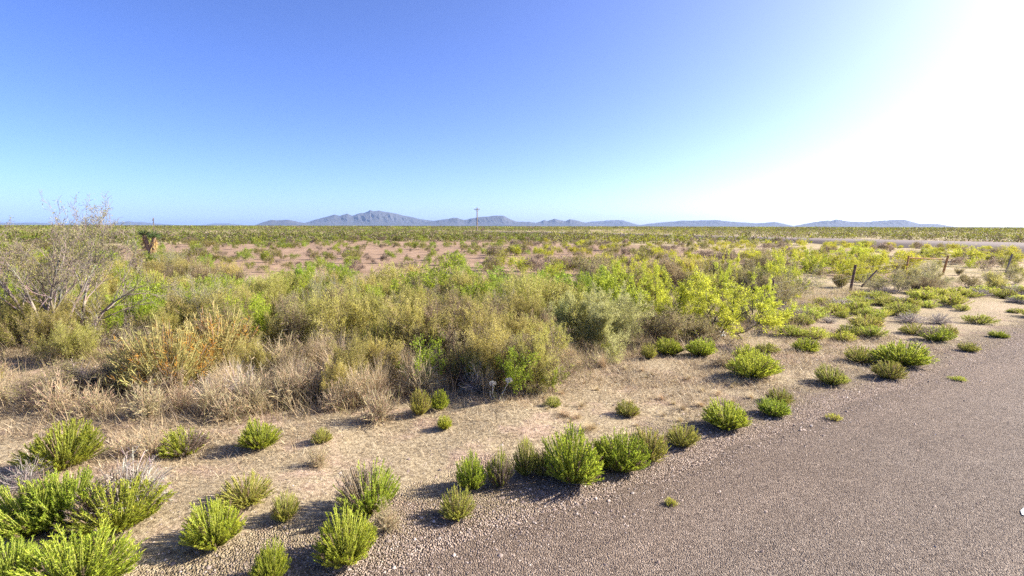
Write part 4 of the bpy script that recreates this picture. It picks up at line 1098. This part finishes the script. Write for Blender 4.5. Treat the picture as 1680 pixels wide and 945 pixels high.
def gravel():
    g = np.random.default_rng(9); m = MB()
    n = 26000
    s = g.uniform(-2, 26, n) ; s = -2 + 28 * g.uniform(0, 1, n) ** 1.5
    off = np.concatenate([g.normal(-0.05, 0.35, n // 2), g.uniform(-1.8, 3.2, n - n // 2)])
    x = E1.x + RD.x * s + RN.x * off; y = E1.y + RD.y * s + RN.y * off
    r = g.uniform(0.004, 0.011, n) * np.where(g.uniform(size=n) < 0.03, 2.2, 1)
    z = np.maximum(ground_z(x, y), np.where(off > 0.1, 0.012, 0))
    oct_ = np.array([(1, 0, 0), (0, 1, 0), (-1, 0, 0), (0, -1, 0), (0.25, 0.2, 0.75), (-0.3, -0.2, 0.7)])
    V = oct_[None] * r[:, None, None] * g.uniform(0.65, 1.3, (n, 6, 1))
    a = g.uniform(0, 6.283, n); ca = np.cos(a)[:, None]; sa = np.sin(a)[:, None]
    V = np.stack([V[:, :, 0] * ca - V[:, :, 1] * sa, V[:, :, 0] * sa + V[:, :, 1] * ca, V[:, :, 2]], -1)
    V += np.stack([x, y, z], 1)[:, None]
    F = np.array([(0, 1, 4, 4), (1, 2, 5, 4), (2, 3, 5, 5), (3, 0, 4, 5)])
    F = np.array([(0, 1, 5, 4), (1, 2, 3, 5), (3, 0, 4, 5)])
    Q = (np.arange(n) * 6)[:, None, None] + F[None]
    pal = np.array([(0.32, 0.25, 0.205), (0.24, 0.18, 0.15), (0.42, 0.35, 0.3), (0.13, 0.1, 0.088)])
    c = pal[g.choice(4, n, p=[0.4, 0.3, 0.18, 0.12])] * (1 + g.normal(0, 0.15, (n, 1)))
    m.add(V.reshape(-1, 3), Q.reshape(-1, 4), np.repeat(np.clip(c, 0.04, 0.8), 6, 0))
    tag(ob('gravel', m, 'stone'), 'loose pinkish gravel along the road edge', 'gravel', kind='stuff')
gravel()

# ------------------------------------------------------------------ air
def haze():
    m = bpy.data.materials.new('air'); m.use_nodes = True; nt = m.node_tree; nt.nodes.clear()
    out = nt.nodes.new('ShaderNodeOutputMaterial'); v = nt.nodes.new('ShaderNodeVolumePrincipled')
    v.inputs['Color'].default_value = (0.4, 0.6, 1.0, 1); v.inputs['Density'].default_value = 4.2e-5; v.inputs['Anisotropy'].default_value = 0.0
    nt.links.new(v.outputs[0], out.inputs['Volume']); MATS['air'] = m
    b = MB(); b.box((0, 0, 0), 1, 1, 1)
    V, Q, C = b.arrays(); s = 12400.0; zt = 245.0; zb = -12.0
    V = V * np.array([2 * s, 2 * s, zt - zb]) + np.array([0, 0, (zt + zb) / 2])
    o = ob('haze', mesh_from('haze', V, Q, None, 'air'), None); tag(o, 'thin blue haze over the plain', kind='stuff')
haze()

# ------------------------------------------------------------------ light, sky, camera
SKY = 0.138
SUN_AZ = R(78); SUN_EL = R(30)                   # azimuth to the right of the view direction
w = bpy.data.worlds.new('World'); SC.world = w; w.use_nodes = True
nt = w.node_tree; bg = nt.nodes['Background']
sky = nt.nodes.new('ShaderNodeTexSky'); sky.sky_type = 'NISHITA'; sky.sun_disc = False
sky.sun_elevation = SUN_EL; sky.sun_rotation = SUN_AZ
sky.altitude = 1300; sky.air_density = 0.5; sky.dust_density = 4.4; sky.ozone_density = 4.0
hu = nt.nodes.new('ShaderNodeHueSaturation'); hu.inputs['Hue'].default_value = 0.513; hu.inputs['Saturation'].default_value = 1.12
nt.links.new(sky.outputs[0], hu.inputs['Color']); nt.links.new(hu.outputs[0], bg.inputs['Color']); bg.inputs['Strength'].default_value = SKY
sd = bpy.data.lights.new('sun', 'SUN'); sd.energy = 5.0; sd.angle = R(0.55); sd.color = (1.0, 0.93, 0.8)
so = bpy.data.objects.new('sun', sd); COL.objects.link(so)
dirv = vec(math.sin(SUN_AZ) * math.cos(SUN_EL), math.cos(SUN_AZ) * math.cos(SUN_EL), math.sin(SUN_EL))
so.rotation_euler = dirv.to_track_quat('Z', 'Y').to_euler()

cd = bpy.data.cameras.new('camera'); cd.sensor_width = 36; cd.lens = 36 * F_PX / 1680; cd.clip_end = 120000; cd.clip_start = 0.1
co = bpy.data.objects.new('camera', cd); COL.objects.link(co)
mw = Matrix(((RT.x, UP.x, -fw.x, 0), (RT.y, UP.y, -fw.y, 0), (RT.z, UP.z, -fw.z, CAM_H), (0, 0, 0, 1)))
co.matrix_world = mw
SC.camera = co
vs = SC.view_settings
vs.view_transform = 'Standard'; vs.look = 'None'; vs.exposure = 1.5; vs.gamma = 1.0; vs.use_curve_mapping = False
cy = SC.cycles
cy.use_denoising = False
cy.max_bounces = 6; cy.diffuse_bounces = 3; cy.transmission_bounces = 4; cy.volume_bounces = 0; cy.transparent_max_bounces = 8
